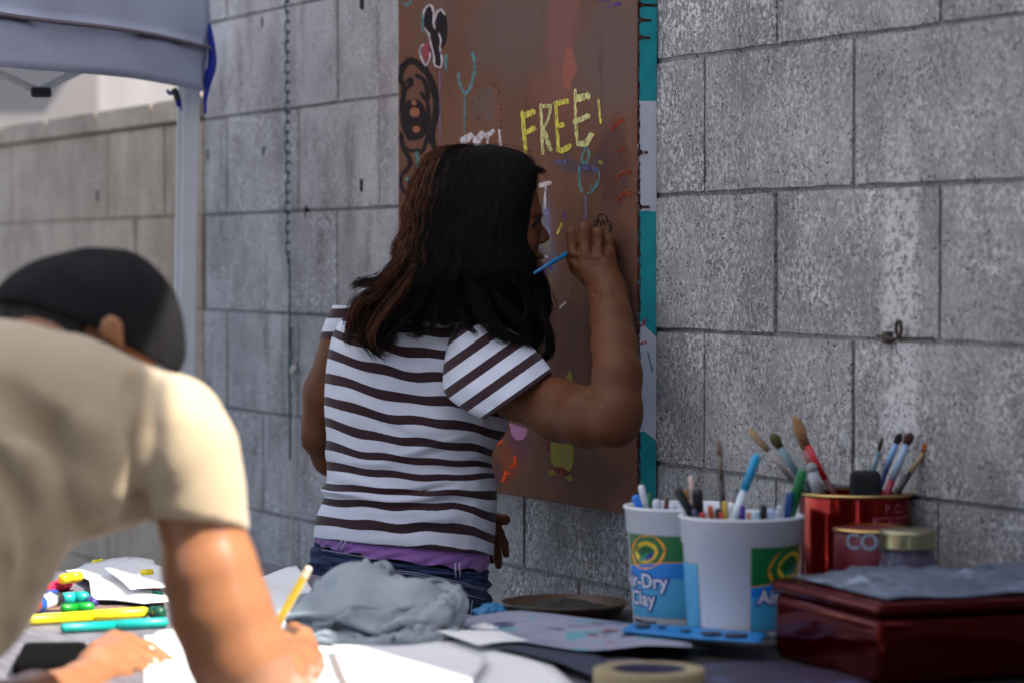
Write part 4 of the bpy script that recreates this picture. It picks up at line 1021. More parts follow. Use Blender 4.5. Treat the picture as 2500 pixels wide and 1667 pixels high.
def locks(spec):
    out = []
    for pts, wd, Y0, n in spec:
        c = np.array(cr(pts, 6)); k = len(c); tt = np.linspace(0, 1, 20); cx = np.interp(tt, np.linspace(0, 1, k), c[:, 0]); cy = np.interp(tt, np.linspace(0, 1, k), c[:, 1])
        for i in range(n):
            o = rs.randn(2)*wd/1.9; e = rs.rand()
            env = np.interp(tt, [0, .35, .8, 1], [1, 1, .7, .25+e*.9]); ph = rs.rand()*6
            x = cx+o[0]*env+5.0*np.sin(tt*rs.uniform(6, 14)+ph)*tt; y = cy+o[1]*env*.8+4.0*np.cos(tt*8+ph)*tt
            cut = .62+.38*rs.rand(); tq = np.linspace(0, cut, 16)
            x = np.interp(tq, tt, x); y = np.interp(tq, tt, y); Y = Y0+rs.randn()*.008-.010*np.sin(tq*3.1)
            out.append(np.array([px(a, b, cc) for a, b, cc in zip(x, y, Y)]))
    return out
s1 = strands(5200, 18, lambda: rs.uniform(-.93, 1.0), 0)
s2 = strands(1900, 18, lambda: -1.01+abs(rs.randn())*.17, 0)
s3 = strands(900, 14, lambda: rs.uniform(-.95, .95), 0, far=True)
lk = locks([([(960, 560), (905, 625), (862, 648), (822, 650), (812, 668)], 15, 4.44, 170), ([(930, 600), (880, 660), (832, 690), (812, 730), (802, 775), (806, 798)], 17, 4.435, 170), ([(960, 620), (905, 690), (868, 740), (850, 780), (866, 812), (884, 822)], 20, 4.43, 240),
           ([(1000, 640), (960, 710), (915, 750), (880, 790), (900, 788), (925, 768)], 9, 4.425, 60), ([(1225, 640), (1243, 715), (1263, 775), (1262, 812), (1240, 826), (1222, 820)], 9, 4.44, 150), ([(1195, 640), (1212, 705), (1196, 752), (1222, 790), (1250, 815)], 8, 4.43, 70),
           ([(1090, 660), (1120, 735), (1158, 772), (1200, 782), (1225, 805)], 20, 4.405, 170), ([(1010, 680), (1000, 740), (980, 762), (950, 772), (925, 765)], 8, 4.43, 40), ([(1180, 380), (1215, 384), (1240, 392), (1256, 398)], 9, 4.44, 90), ([(1130, 660), (1180, 730), (1208, 760), (1220, 800)], 14, 4.42, 120), ([(1060, 690), (1075, 745), (1105, 775), (1115, 790)], 7, 4.43, 30)])
fly = []
for i in range(330):
    q = rs.choice([-1, 1], p=[.6, .4]); T = np.linspace(0, 1, len(Lb)); ts = rs.uniform(0, .8); t = np.linspace(ts, min(1, ts+rs.uniform(.08, .25)), 14)
    Bd = Lb if q < 0 else Rb
    x = np.interp(t, T, Bd[:, 0])+q*np.linspace(-6, rs.uniform(3, 22), 14)+rs.randn()*2+2*np.sin(t*40+i); y = np.interp(t, T, Bd[:, 1])+np.linspace(0, -rs.uniform(0, 14), 14)
    fly.append(np.array([px(a, b, 4.47) for a, b in zip(x, y)]))
for i in range(130):
    x0 = rs.uniform(1010, 1220); tt = np.linspace(0, 1, 14); h = rs.uniform(2, 18)
    fly.append(np.array([px(a, b, 4.46) for a, b in zip(x0+rs.uniform(-40, 50)*tt, 346+(x0-1090)**2*.0012-h*np.sin(tt*2.4))]))
o = tri_tubes('hair_strands', s1, .00042, M_HD, girl); tag(o, kind='stuff')
o = tri_tubes('hair_strands', s3, .0007, M_HD, girl); tag(o, kind='stuff')
o = tri_tubes('hair_strands', s2, .00042, M_HB, girl); tag(o, 'outer strands of hair, coloured brown for light shining through', kind='stuff')
o = tri_tubes('hair_locks', [np.array([np.interp(np.linspace(0, 15, 16), np.arange(16), p[:, j]) for j in range(3)]).T for p in lk], .00042, M_HB if False else M_HD, girl); tag(o, kind='stuff')
lk2 = locks([([(940, 560), (898, 625), (858, 650), (822, 654)], 14, 4.432, 70), ([(925, 600), (872, 668), (826, 696), (808, 740), (803, 785)], 14, 4.428, 80), ([(940, 640), (895, 700), (858, 748), (852, 785), (872, 815)], 14, 4.424, 90), ([(1235, 680), (1252, 740), (1266, 790)], 5, 4.44, 16)])
o = tri_tubes('hair_locks', lk2, .00042, M_HB, girl); tag(o, 'curling ends of hair, coloured brown for light shining through', kind='stuff')
fl = [np.array([np.interp(np.linspace(0, 13, 14), np.arange(14), p[:, j]) for j in range(3)]).T for p in fly]
o = tri_tubes('flyaway_hairs', fl, .00022, M_HB, girl); tag(o, kind='stuff')
# the brush she holds ------------------------------------------
M_BLUEP = mat('blue_lacquer', srgb(20, 108, 158), .35, .25, 120, .2, .0004); M_FER = mat('ferrule', (.55, .55, .56), .3, .1, 50, metal=1); M_BRI = mat('dark_bristle', (.02, .015, .012), .8, .4, 400, .6, .0006)
a = px(1227, 628, 4.375); b = px(1385, 533, 4.492); pb = empty('paintbrush', a, 'thin bright blue paintbrush in the hand of the girl, its tail near her chin', 'paintbrush')
mesh('handle', *tube([a, a.lerp(b, .25), a.lerp(b, .5), a.lerp(b, .78)], [.0022, .0036, .0040, .0028], 10), M_BLUEP, pb, True)
mesh('ferrule', *tube([a.lerp(b, .78), a.lerp(b, .9)], [.0028, .0026], 10), M_FER, pb, True); mesh('bristles', *tube([a.lerp(b, .9), a.lerp(b, .95), b], [.0026, .003, .0006], 8), M_BRI, pb, True)
# ============================================================ the tables
M_TOP = NT('weathered_table'); _c = M_TOP.coord('Object', (1.2, 14, 1)); 
_k = M_TOP.ramp(M_TOP.noise(_c, 7, 6, .7), [(.3, srgb(74, 72, 82)), (.7, srgb(120, 116, 124))]); M_TOP.l(_k, M_TOP.b.inputs['Base Color']); M_TOP.b.inputs['Roughness'].default_value = .6; M_TOP.bump(M_TOP.noise(_c, 12, 5), .4, .002); M_TOP = M_TOP.m
M_LEG = mat('grey_leg_steel', (.12, .12, .13), .5)
def table(name, s0, s1, d0, d1, label, m):
    r = empty(name, W((s0+s1)/2, (d0+d1)/2, 0), label, 'table', rz=WROT)
    cx, cd_ = (s0+s1)/2, (d0+d1)/2
    v, f = bevbox((s0-cx, -(d1-cd_), TZ-.035), (s1-cx, -(d0-cd_), TZ), .006, 2); mesh('tabletop', v, f, m, r, world=False)
    v, f = box((s0-cx+.05, -(d1-cd_)+.04, TZ-.075), (s1-cx-.05, -(d0-cd_)-.04, TZ-.036)); mesh('apron', v, f, M_LEG, r, world=False)
    for a in (s0+.08-cx, s1-.08-cx):
        for b in (-(d1-cd_)+.06, -(d0-cd_)-.06): mesh('leg', *tube([(a, b, 0), (a, b, TZ-.04)], .014, 10), M_LEG, r, world=False)
    return r
table('work_table', -.404, 1.45, .478, 1.22, 'long grey weathered table across the foreground under the papers and markers', M_TOP)
M_TOP2 = mat('dark_table', (.010, .009, .013), .6, .3, 10, .3)
table('side_table', .402, 1.95, .028, .473, 'narrow dark table against the block wall holding tubs, cans and the red box', M_TOP2)

# ============================================================ the man
M_SKM = skin_mat('skin_man', (.27, .112, .050), (.33, .142, .068), .12, .30, .45)
_s = fabric_mat('tan_jersey', (.40, .308, .20), 800, .2, .85, .05, .3, 8); M_TEE = _s.m
man = empty('person', (px(60, 1400, 2.95).x-.12, 2.9, 0), 'man in a charcoal beanie and tan t-shirt bending over the table with a yellow pencil', 'person')
S = SDF((px(-560, 1000, 3).x, 2.72, px(0, 1640, 2.9).z), (px(620, 1000, 3.1).x, 3.26, px(0, 690, 3.1).z), .0045)
u3 = pw(1, 3.0)
S.cap(P3(-420, 1400, 2.98), P3(-180, 1290, 2.98), 300*u3, 270*u3, .05)
S.cap(P3(-180, 1290, 2.98), P3(0, 1010, 3.0), 265*u3, 274*u3, .03)
S.cap(P3(0, 1010, 3.0), P3(150, 1008, 3.01), 274*u3, 238*u3, .012)
S.cap(P3(150, 1008, 3.01), P3(245, 1020, 3.01), 238*u3, 200*u3, .012)
S.chain([P3(300, 950, 3.02), P3(392, 985, 3.0), P3(426, 1040, 2.98), P3(443, 1120, 2.98), P3(462, 1260, 2.98)], [110*u3, 122*u3, 118*u3, 114*u3, 118*u3], .012)
for pts, r, dep, k in (([(-10, 1050), (36, 1115), (72, 1200), (78, 1290), (44, 1400)], .009, .009, .014), ([(318, 872), (312, 950), (304, 1050), (308, 1140), (322, 1200)], .010, .011, .014),
    ([(296, 1196), (240, 1160), (170, 1100), (110, 1040)], .010, .004, .02), ([(300, 1130), (250, 1070), (215, 1000)], .009, .0035, .02), ([(90, 1000), (136, 1110), (134, 1220), (100, 1300)], .010, .0045, .02),
    ([(356, 885), (372, 960), (370, 1020), (362, 1070)], .009, .0035, .018), ([(5, 1290), (24, 1380), (14, 1480)], .009, .006, .016),
    ([(20, 900), (60, 960), (120, 1000)], .012, .003, .025), ([(200, 1230), (150, 1200), (120, 1150)], .008, .004, .015), ([(270, 1215), (225, 1200), (180, 1160)], .007, .004, .014)):
    S.crease(pts, r, dep, k)
for pts, r, dep, k in (([(285, 1180), (215, 1120), (150, 1060)], .010, .004, .02), ([(55, 1040), (100, 1130), (108, 1230), (80, 1320)], .010, .005, .02), ([(262, 1120), (236, 1050), (200, 970)], .010, .003, .02), ([(340, 900), (338, 1000), (328, 1100)], .008, .003, .015), ([(400, 900), (420, 980), (400, 1080)], .012, .003, .025)):
    S.crease(pts, r, dep, k, neg=False)
# square off the sleeve
nx, ny, nz = S.n; gx = S.lo[0]+S.h*np.arange(nx); gy = S.lo[1]+S.h*np.arange(ny); gz = S.lo[2]+S.h*np.arange(nz)
zh = px(450, 1206, 2.98).z; xl_ = px(322, 1200, 2.98).x
pl = (zh+.22*(2.98-gy)[None, :, None]+.10*(gx-px(450, 1200, 2.98).x)[:, None, None]*-1+.0*gx[:, None, None]-gz[None, None, :]).astype(np.float32)
msk = (gx > xl_)[:, None, None]
S.F = np.where(msk, np.maximum(S.F, pl), S.F)
V, Q = S.mesh(); np_mesh('t_shirt', V, Q, M_TEE, man, relax=4)
# body: head, ear, arms, hands
Bm = SDF((px(-200, 1000, 3).x, 2.80, px(0, 1700, 2.9).z), (px(760, 1000, 3.3).x, 3.46, px(0, 690, 3.1).z), .003)
HC = (185, 775, 3.13)
Bm.ell(P3(*HC), (.088, .085, .075), k=.01)
Bm.cap(P3(60, 850, 3.06), P3(140, 800, 3.1), .05, .055, .02)
Bm.ell(P3(256, 756, 3.026), (.0125, .007, .0145), k=.003); Bm.cap(P3(256, 758, 3.03), P3(250, 765, 3.09), .010, .02, .004); Bm.ell(P3(262, 760, 3.018), (.007, .004, .010), k=.002, neg=True)
Bm.cap(P3(262, 770, 3.028), P3(274, 788, 3.03), .007, .006, .004)
Bm.chain([P3(432, 1060, 2.99), P3(458, 1190, 2.985), P3(482, 1310, 2.98), P3(506, 1400, 2.98), P3(545, 1500, 2.985), P3(572, 1580, 3.0)], [76*u3, 94*u3, 106*u3, 112*u3, 112*u3, 98*u3], .012)
Bm.chain([P3(572, 1580, 3.0), P3(628, 1565, 3.10), P3(668, 1540, 3.22), P3(690, 1525, 3.30)], [98*u3, .036, .029, .026], .02)
Bm.chain([P3(690, 1525, 3.30), P3(692, 1500, 3.35)], [.025, .021], .012)
fk = [(699, 1458, 3.37), (709, 1482, 3.37), (711, 1508, 3.365), (708, 1532, 3.36)]
for i, q in enumerate(fk):
    Bm.cap(P3(690, 1518, 3.33), P3(*q), .018, .0105, .008)
    Bm.chain([P3(*q), P3(q[0]-24, q[1]-14+i*3, 3.40), P3(q[0]-48, q[1]+14, 3.42), P3(q[0]-52, q[1]+38, 3.42)], [.0105, .0092, .0085, .0075], .002)
Bm.chain([P3(672, 1500, 3.33), P3(655, 1470, 3.36), P3(640, 1462, 3.39)], [.012, .010, .008], .004)
# left forearm and hand on the paper
Bm.chain([P3(-180, 1700, 2.98), P3(-60, 1660, 3.02), P3(80, 1618, 3.14), P3(190, 1578, 3.26)], [.042, .040, .033, .027], .02)
Bm.chain([P3(190, 1575, 3.26), P3(250, 1525, 3.34)], [.026, .022], .015)
lf = [((286, 1478, 3.40), (340, 1492, 3.42), (392, 1528, 3.41), (432, 1572, 3.38)), ((300, 1500, 3.37), (350, 1522, 3.385), (392, 1565, 3.37), (410, 1600, 3.34)), ((296, 1522, 3.34), (340, 1552, 3.35), (368, 1592, 3.33), (374, 1620, 3.31)), ((280, 1545, 3.31), (310, 1580, 3.31), (322, 1616, 3.29))]
for L, r in zip(lf, (.0115, .0115, .0105, .0095)):
    Bm.cap(P3(225, 1535, 3.31), P3(*L[0]), .020, .0125, .012); Bm.chain([P3(*q) for q in L], [r*1.05, r, r*.92, r*.8][:len(L)], .0025)
Bm.chain([P3(225, 1500, 3.36), P3(262, 1470, 3.43), P3(310, 1470, 3.47)], [.016, .012, .009], .006)
Bm.chain([P3(430, 1060, 2.99), P3(300, 1000, 3.02), P3(100, 960, 3.06), P3(-40, 1200, 3.02), P3(-140, 1500, 3.0), P3(-150, 1690, 2.98)], [.04, .05, .06, .05, .045, .042], .01)
V, Q = Bm.mesh(); np_mesh('body', V, Q, M_SKM, man, relax=2)
# hair under the beanie and the beanie
M_HM = hair_mat('hair_short_dark', (.012, .011, .010), (.06, .055, .048), .8)
def brim(x): return 688+(np.clip(x, 0, 500)/400.)**2*165
def capshape(name, infl, m, sign, off=0, h=.0035):
    s = SDF((px(-120, 700, 3.13).x, 2.98, px(0, 1000, 3.1).z), (px(430, 700, 3.13).x, 3.30, px(0, 560, 3.13).z), h)
    s.ell(P3(178, 765, 3.13), (.0985+infl, .096+infl, .083+infl), k=.01); s.ell(P3(300, 762, 3.13), (.046+infl, .08+infl, .072+infl), k=.03)
    s.cap(P3(215, 640, 3.13), P3(270, 640, 3.13), .026+infl, .024+infl, .02); s.cap(P3(362, 815, 3.13), P3(330, 730, 3.13), .018+infl, .02+infl, .03)
    if sign:
        n0, n1, n2 = s.n; X = s.lo[0]+s.h*np.arange(n0); Z = s.lo[2]+s.h*np.arange(n2); u = pw(1, 3.13)
        xd = (X-px(0, 700, 3.13).x)/u; zl = px(0, 700, 3.13).z-(brim(xd)+off-700)*u
        cut = (zl[:, None]-Z[None, :])*sign
        s.F = np.maximum(s.F, cut[:, None, :].astype(np.float32))
    V, Q = s.mesh(); return np_mesh(name, V, Q, m, man, relax=2)
hh = SDF((px(-120, 700, 3.13).x, 2.98, px(0, 1000, 3.1).z), (px(430, 700, 3.13).x, 3.30, px(0, 600, 3.13).z), .0035)
hh.ell(P3(165, 775, 3.13), (.095, .090, .079), k=.01); hh.ell(P3(262, 770, 3.045), (.03, .03, .03), k=.004, neg=True)
V, Q = hh.mesh(); np_mesh('hair', V, Q, M_HM, man, relax=1)
def knit():
    t = NT('charcoal_knit'); co = t.coord('Object'); wv = t.n('ShaderNodeTexWave'); wv.inputs['Scale'].default_value = 95; wv.inputs['Distortion'].default_value = .6; wv.bands_direction = 'X'
    mp = t.n('ShaderNodeMapping'); mp.inputs['Rotation'].default_value = (0, .5, 0); t.l(co, mp.inputs[0]); t.l(mp.outputs[0], wv.inputs['Vector'])
    c = t.ramp(t.noise(co, 20, 4), [(.3, (.007, .0065, .008)), (.7, (.014, .013, .015))]); c = t.mix(t.math('MULTIPLY', wv.outputs['Fac'], .3), c, (.026, .025, .028))
    t.l(c, t.b.inputs['Base Color']); t.b.inputs['Roughness'].default_value = .95; t.b.inputs['Specular IOR Level'].default_value = .1; t.bump(wv.outputs['Fac'], .6, .003); return t.m
M_KNIT = knit(); capshape('beanie', .004, M_KNIT, 1)
# folded brim edge
pts = [px(x, brim(x)-3, 3.13-.088*math.sqrt(max(.02, 1-((x-178)/232.)**2))) for x in range(-20, 392, 14)]
mesh('beanie_brim', *tube(pts, .0042, 6), M_KNIT, man, True)
# trousers and legs below the table line
M_TR = fabric_mat('dark_trouser', (.03, .032, .04)).m
for dx, dy in ((-.02, -.10), (-.20, .10)):
    bx_, by_ = man.location.x+dx, 2.9+dy-.05
    ks = [[Vector((bx_-.10*max(0, z-.75)+r*math.cos(q), by_+r*math.sin(q), z)) for q in np.linspace(0, 2*math.pi, 33)[:-1]] for z, r in ((.86, .12), (.7, .10), (.5, .078), (.3, .062), (.08, .06))]
    mesh('trouser_leg', *loft(ks), M_TR, man, True)
    s = SDF((bx_-.08, by_-.14, 0.0), (bx_+.1, by_+.24, .14), .005); s.cap((bx_, by_-.02, .04), (bx_+.01, by_+.14, .03), .046, .038, .01); s.cap((bx_, by_, .05), (bx_, by_, .11), .042, .045, .02)
    s.F = np.maximum(s.F, -(np.arange(s.n[2])*s.h-.005)[None, None, :].astype(np.float32)); V_, Q_ = s.mesh(); np_mesh('shoe', V_, Q_, M_LEG, man, relax=1)
# pencil
M_YEL = mat('yellow_lacquer', srgb(236, 200, 20), .35, .06, 60, .1); M_ERA = mat('pale_eraser', srgb(235, 215, 190), .7)
a = px(699, 1322, 3.40); b = px(618, 1466, 3.425); c = b+(b-a)*.22; pc = empty('pencil', c, 'bright yellow pencil held upright by the man in the beanie', 'pencil')
mesh('pencil_shaft', *tube([a, b], .0048, 6), M_YEL, pc); mesh('pencil_point', *tube([b, c], [.0046, .0004], 6), M_ERA, pc)
mesh('pencil_cap', *tube([a, a+(a-b).normalized()*.012], [.0050, .0036], 8), M_ERA, pc)

# ============================================================ things on the tables
def place(x, y, h=TZ): return tab(x, y, h)
def zat(y, Y): return px(1176, y, Y).z
def crumple(V, amp, seed, fr=40.):
    r = np.random.RandomState(seed); V = np.array(V); D = np.zeros(len(V))
    Wp = V+.018*np.sin(V[:, [1, 2, 0]]*37+seed)+.010*np.sin(V[:, [2, 0, 1]]*71)
    for k in range(7):
        w = r.randn(3); w /= np.linalg.norm(w); D += (1-np.abs(np.sin((Wp@w)*fr*(1+.35*k)+r.rand()*6))**.7)*amp/(1+.45*k)
    return D
def blob_thing(name, label, cat, ells, m, amp, seed, part='cloth', h=.004, relax=1, fr=40., group=None, creases=(), folds=0):
    xs = np.array([np.array(e[0])-np.array(e[1]) for e in ells]).min(0)-.03; xe = np.array([np.array(e[0])+np.array(e[1]) for e in ells]).max(0)+.03
    s = SDF(xs, xe, h)
    for c, r in ells: s.ell(c, r, k=.02)
    g = np.stack(np.meshgrid(*[s.lo[i]+s.h*np.arange(s.n[i]) for i in range(3)], indexing='ij'), -1).reshape(-1, 3)
    s.F = s.F-(crumple(g, amp, seed, fr).reshape(s.F.shape)-amp).astype(np.float32)
    for pts_, r_, d_, ng in creases: s.crease(pts_, r_, d_, .010, 3.2, 3.95, ng)
    zf = (TZ+.002-(s.lo[2]+s.h*np.arange(s.n[2])))[None, None, :].astype(np.float32); s.F = np.maximum(s.F, zf)
    V, Q = s.mesh(); r = empty(name, (V[:, 0].mean(), V[:, 1].mean(), TZ), label, cat, group)
    if folds:
        from mathutils import noise as mn
        n = np.zeros_like(V); fn = np.cross(V[Q[:, 2]]-V[Q[:, 0]], V[Q[:, 3]]-V[Q[:, 1]])
        for k in range(4):
            for c_ in range(3): n[:, c_] += np.bincount(Q[:, k], fn[:, c_], len(V))
        n /= np.linalg.norm(n, axis=1, keepdims=True)+1e-12; d = np.zeros(len(V))
        for i, v in enumerate(V):
            w_ = mn.noise_vector(Vector(v)*6)*.05; p = Vector(v)+w_
            a = abs(mn.noise(Vector((p.x*12-p.z*8, p.y*7, p.z*22+p.x*7)))); b = abs(mn.noise(Vector((p.x*8+p.z*22+5, p.y*9, p.z*9-p.x*20)))); e = abs(mn.noise(p*95))
            d[i] = folds*((1-min(1, a*3.0))**1.3*1.1+(1-min(1, b*3.2))**1.5*.8+(1-min(1, e*3))*.05-.5)
        V = V+n*d[:, None]*np.clip((V[:, 2:3]-TZ)/.02, 0, 1)
    np_mesh(part, V, Q, m, r, relax=relax if not folds else 4); return r
def gm():
    t = NT('grey_bag_cloth'); co = t.coord('Object'); c = t.ramp(t.noise(co, 9, 5), [(.3, srgb(116, 128, 140)), (.7, srgb(156, 164, 172))])
    c = t.mix(t.ramp(t.noise(co, 22, 3), [(.60, 0), (.68, .6)]), c, srgb(78, 96, 116)); t.l(c, t.b.inputs['Base Color']); t.b.inputs['Roughness'].default_value = .6; t.bump(t.noise(co, 60, 4), .4, .004); return t.m
u_ = pw(1, 3.6)
def draped_bag():
    """a slack cloth bag let fall over what is in it (small spring simulation)"""
    n, m = 118, 90; rs_ = np.random.RandomState(11); c = np.array([px(838, 1400, 3.63).x, 3.63, TZ]); w0, d0 = .80, .64; ax = math.radians(-8)
    U_, V_ = np.meshgrid(np.linspace(-.5, .5, n), np.linspace(-.5, .5, m), indexing='ij'); k = .62
    P = np.stack([U_*w0*k*1.25, V_*d0*k*1.25, np.zeros_like(U_)], -1)
    for i in range(9):
        a_ = rs_.rand()*6.28; f = rs_.uniform(20, 70); P[..., 2] += .016*np.sin((P[..., 0]*math.cos(a_)+P[..., 1]*math.sin(a_))*f+rs_.rand()*6)
    P[..., :2] += rs_.randn(n, m, 2)*.0015
    R = np.array([[math.cos(ax), -math.sin(ax)], [math.sin(ax), math.cos(ax)]]); P[..., :2] = P[..., :2]@R.T
    P += c+np.array([0, 0, .150]); rx, ry = w0/(n-1), d0/(m-1); O = P.copy()
    E3 = [(P3(845, 1420, 3.66), (.060, .055, .062)), (P3(950, 1420, 3.64), (.048, .050, .052)), (P3(745, 1440, 3.66), (.046, .050, .046)), (P3(820, 1360, 3.68), (.050, .035, .040)), (P3(665, 1450, 3.70), (.036, .045, .032))]
    def con(A, B, rest, st):
        d = P[B]-P[A]; L = np.linalg.norm(d, axis=-1, keepdims=True)+1e-9; q = d*(.5*st*(L-rest)/L); P[A] += q; P[B] -= q
    S0 = slice
    sets = []
    for o in (0, 1):
        e = n-1-((n-1-o) % 2); sets.append(((S0(o, e, 2), S0(None)), (S0(o+1, e+1, 2), S0(None)), rx, 1.)); e = m-1-((m-1-o) % 2); sets.append(((S0(None), S0(o, e, 2)), (S0(None), S0(o+1, e+1, 2)), ry, 1.))
    dg = math.hypot(rx, ry)
    for it in range(360):
        vel = np.clip((P-O)*.93, -.0035, .0035); O = P.copy(); P = P+vel; P[..., 2] -= .00022
        for rep in range(5):
            for A, B_, rest, st in sets: con(A, B_, rest, st)
            for st_, A, B_, rest in ((.5, (S0(0, -1), S0(0, -1)), (S0(1, None), S0(1, None)), dg), (.5, (S0(1, None), S0(0, -1)), (S0(0, -1), S0(1, None)), dg), (.16, (S0(0, -2), S0(None)), (S0(2, None), S0(None)), 2*rx), (.16, (S0(None), S0(0, -2)), (S0(None), S0(2, None)), 2*ry)):
                d = P[B_]-P[A]; L = np.linalg.norm(d, axis=-1, keepdims=True)+1e-9; q = d*(.25*st_*(L-rest)/L); P[A] += q; P[B_] -= q
            for cc_, r_ in E3:
                q = (P-cc_)/np.array(r_); L = np.linalg.norm(q, axis=-1, keepdims=True)+1e-9; ins = L < 1; q[..., 2] = np.maximum(q[..., 2], .35); L2 = np.linalg.norm(q, axis=-1, keepdims=True)+1e-9; P = np.where(ins, cc_+q/L2*np.array(r_), P)
            low = P[..., 2] < TZ+.004; P[..., 2] = np.where(low, TZ+.004, P[..., 2]); O[..., :2] = np.where(low[..., None], P[..., :2], O[..., :2])
        f_ = 1+.7*max(0, 1-it/200.); q = (P[..., :2]-c[:2]+np.array([.0, .0]))/np.array([.136*f_, .125*f_]); L = np.linalg.norm(q, axis=-1, keepdims=True)+1e-9
        P[..., :2] = np.where(L > 1, P[..., :2]+((c[:2]+q/L*np.array([.136*f_, .125*f_]))-P[..., :2])*.35, P[..., :2])
    r = empty('cloth_bag', tuple(c), 'big crumpled grey blue cloth bag heaped on the table behind the pencil hand', 'bag')
    V = P.reshape(-1, 3); Q = np.array([(i*m+j, (i+1)*m+j, (i+1)*m+j+1, i*m+j+1) for i in range(n-1) for j in range(m-1)])
    o = np_mesh('bag_cloth', V, Q, gm(), r); md = o.modifiers.new('s', 'SUBSURF'); md.levels = md.render_levels = 1; md = o.modifiers.new('t', 'SOLIDIFY'); md.thickness = .0018
draped_bag()
# papers
M_PAPER = mat('white_paper', (.80, .80, .82), .85, .02, 6, .15, .001)
def sheet(name, poly, m, label, cat, z=0., curl=.004, group=None, part='sheet', th=.0006):
    P = [place(x, y) for x, y in poly]; c = sum(P, Vector())/len(P); r = empty(name, (c.x, c.y, TZ), label, cat, group)
    V = [c+Vector((0, 0, z+.001+curl*.6))]; Fs = []; n = 0; K = 8; ring = []
    E_ = []
    for i in range(len(P)):
        a, b = P[i], P[(i+1) % len(P)]
        for q in range(4): E_.append(a.lerp(b, q/4))
    N = len(E_)
    for k in range(1, K+1):
        for i, e in enumerate(E_):
            p = c.lerp(e, k/K); w_ = curl*(.5+.5*math.sin(p.x*31+p.y*17)) if curl else 0; V.append(Vector((p.x, p.y, TZ+z+.001+w_)))
    for i in range(N): Fs.append((0, 1+i, 1+(i+1) % N))
    for k in range(K-1):
        for i in range(N): Fs.append((1+k*N+i, 1+(k+1)*N+i, 1+(k+1)*N+(i+1) % N, 1+k*N+(i+1) % N))
    o = mesh(part, V, Fs, m, r, True); md = o.modifiers.new('t', 'SOLIDIFY'); md.thickness = th; md.offset = 1; return r
PG = 'white paper sheets spread on the table'
sheet('paper_sheet', [(560, 1498), (900, 1488), (1040, 1480), (1110, 1466), (1215, 1496), (1330, 1590), (1250, 1680), (560, 1680)], M_PAPER, 'white paper sheet across the foreground in front of the grey bag', 'paper', 0, .006, PG)
sheet('paper_sheet', [(330, 1462), (352, 1460), (362, 1450), (420, 1442), (560, 1455), (640, 1510), (600, 1600), (430, 1660), (330, 1570)], M_PAPER, 'white paper sheet under the spread left hand of the man', 'paper', .0005, .002, PG)
sheet('paper_sheet', [(150, 1322), (195, 1300), (320, 1296), (352, 1300), (372, 1352), (392, 1402), (330, 1404), (262, 1392), (210, 1386), (205, 1352)], M_PAPER, 'bright white paper pile at the far left behind the yellow marker', 'paper', .002, .010, PG)
sheet('paper_sheet', [(590, 1330), (680, 1312), (720, 1360), (700, 1440), (610, 1420)], M_PAPER, 'small white paper sheet showing between the arm and the bag', 'paper', .001, .008, PG)
sheet('paper_sheet', [(760, 1512), (1010, 1498), (1120, 1532), (1060, 1640), (820, 1640)], M_PAPER, 'loose white paper sheet lying on top of the big foreground sheet', 'paper', .010, .006, PG)
sheet('paper_sheet', [(1000, 1478), (1150, 1470), (1215, 1496), (1100, 1512)], M_PAPER, 'small white paper scrap between the grey bag and the splattered sheet', 'paper', .011, .005, PG)
sheet('paper_sheet', [(240, 1330), (300, 1312), (372, 1332), (388, 1380), (300, 1390)], M_PAPER, 'curled white paper sheet topmost on the far left pile', 'paper', .016, .006, PG)
M_DKS = mat('dark_cloth', srgb(34, 42, 66), .7, .3, 20)
sheet('dark_rag', [(1135, 1508), (1190, 1497), (1290, 1502), (1380, 1520), (1420, 1560), (1370, 1580), (1290, 1548), (1190, 1520)], M_DKS, 'dark blue black rag lying on white paper beside the tape roll', 'rag', .006, .006)
def splat(name, base, spots, rough=.5):
    t = NT(name); co = t.coord('Object'); c = t.ramp(t.noise(co, 12, 4), [(.3, tuple(x*.75 for x in base)), (.7, base)])
    for i, (col, sc, th) in enumerate(spots):
        mp = t.n('ShaderNodeMapping'); mp.inputs['Location'].default_value = (i*3.1, i*1.7, 0); t.l(co, mp.inputs[0]); c = t.mix(t.ramp(t.noise(mp.outputs[0], sc, 3), [(th, 0), (th+.04, 1)]), c, col)
    t.l(c, t.b.inputs['Base Color']); t.b.inputs['Roughness'].default_value = rough; t.bump(t.noise(co, 50, 4), .3, .002); return t.m
M_SPL = splat('splattered_sheet', srgb(150, 152, 176), [(srgb(90, 150, 165), 12, .58), (srgb(110, 20, 40), 16, .64), (srgb(52, 56, 100), 14, .60), (srgb(40, 150, 190), 22, .68), (srgb(30, 90, 80), 20, .70)])
sheet('palette_sheet', [(1045, 1448), (1085, 1436), (1200, 1432), (1420, 1446), (1580, 1470), (1590, 1520), (1480, 1512), (1330, 1514), (1180, 1496), (1070, 1466)], M_SPL, 'paint splattered plastic sheet with teal, blue and maroon smears before the tubs', 'plastic sheet', .010, .007)
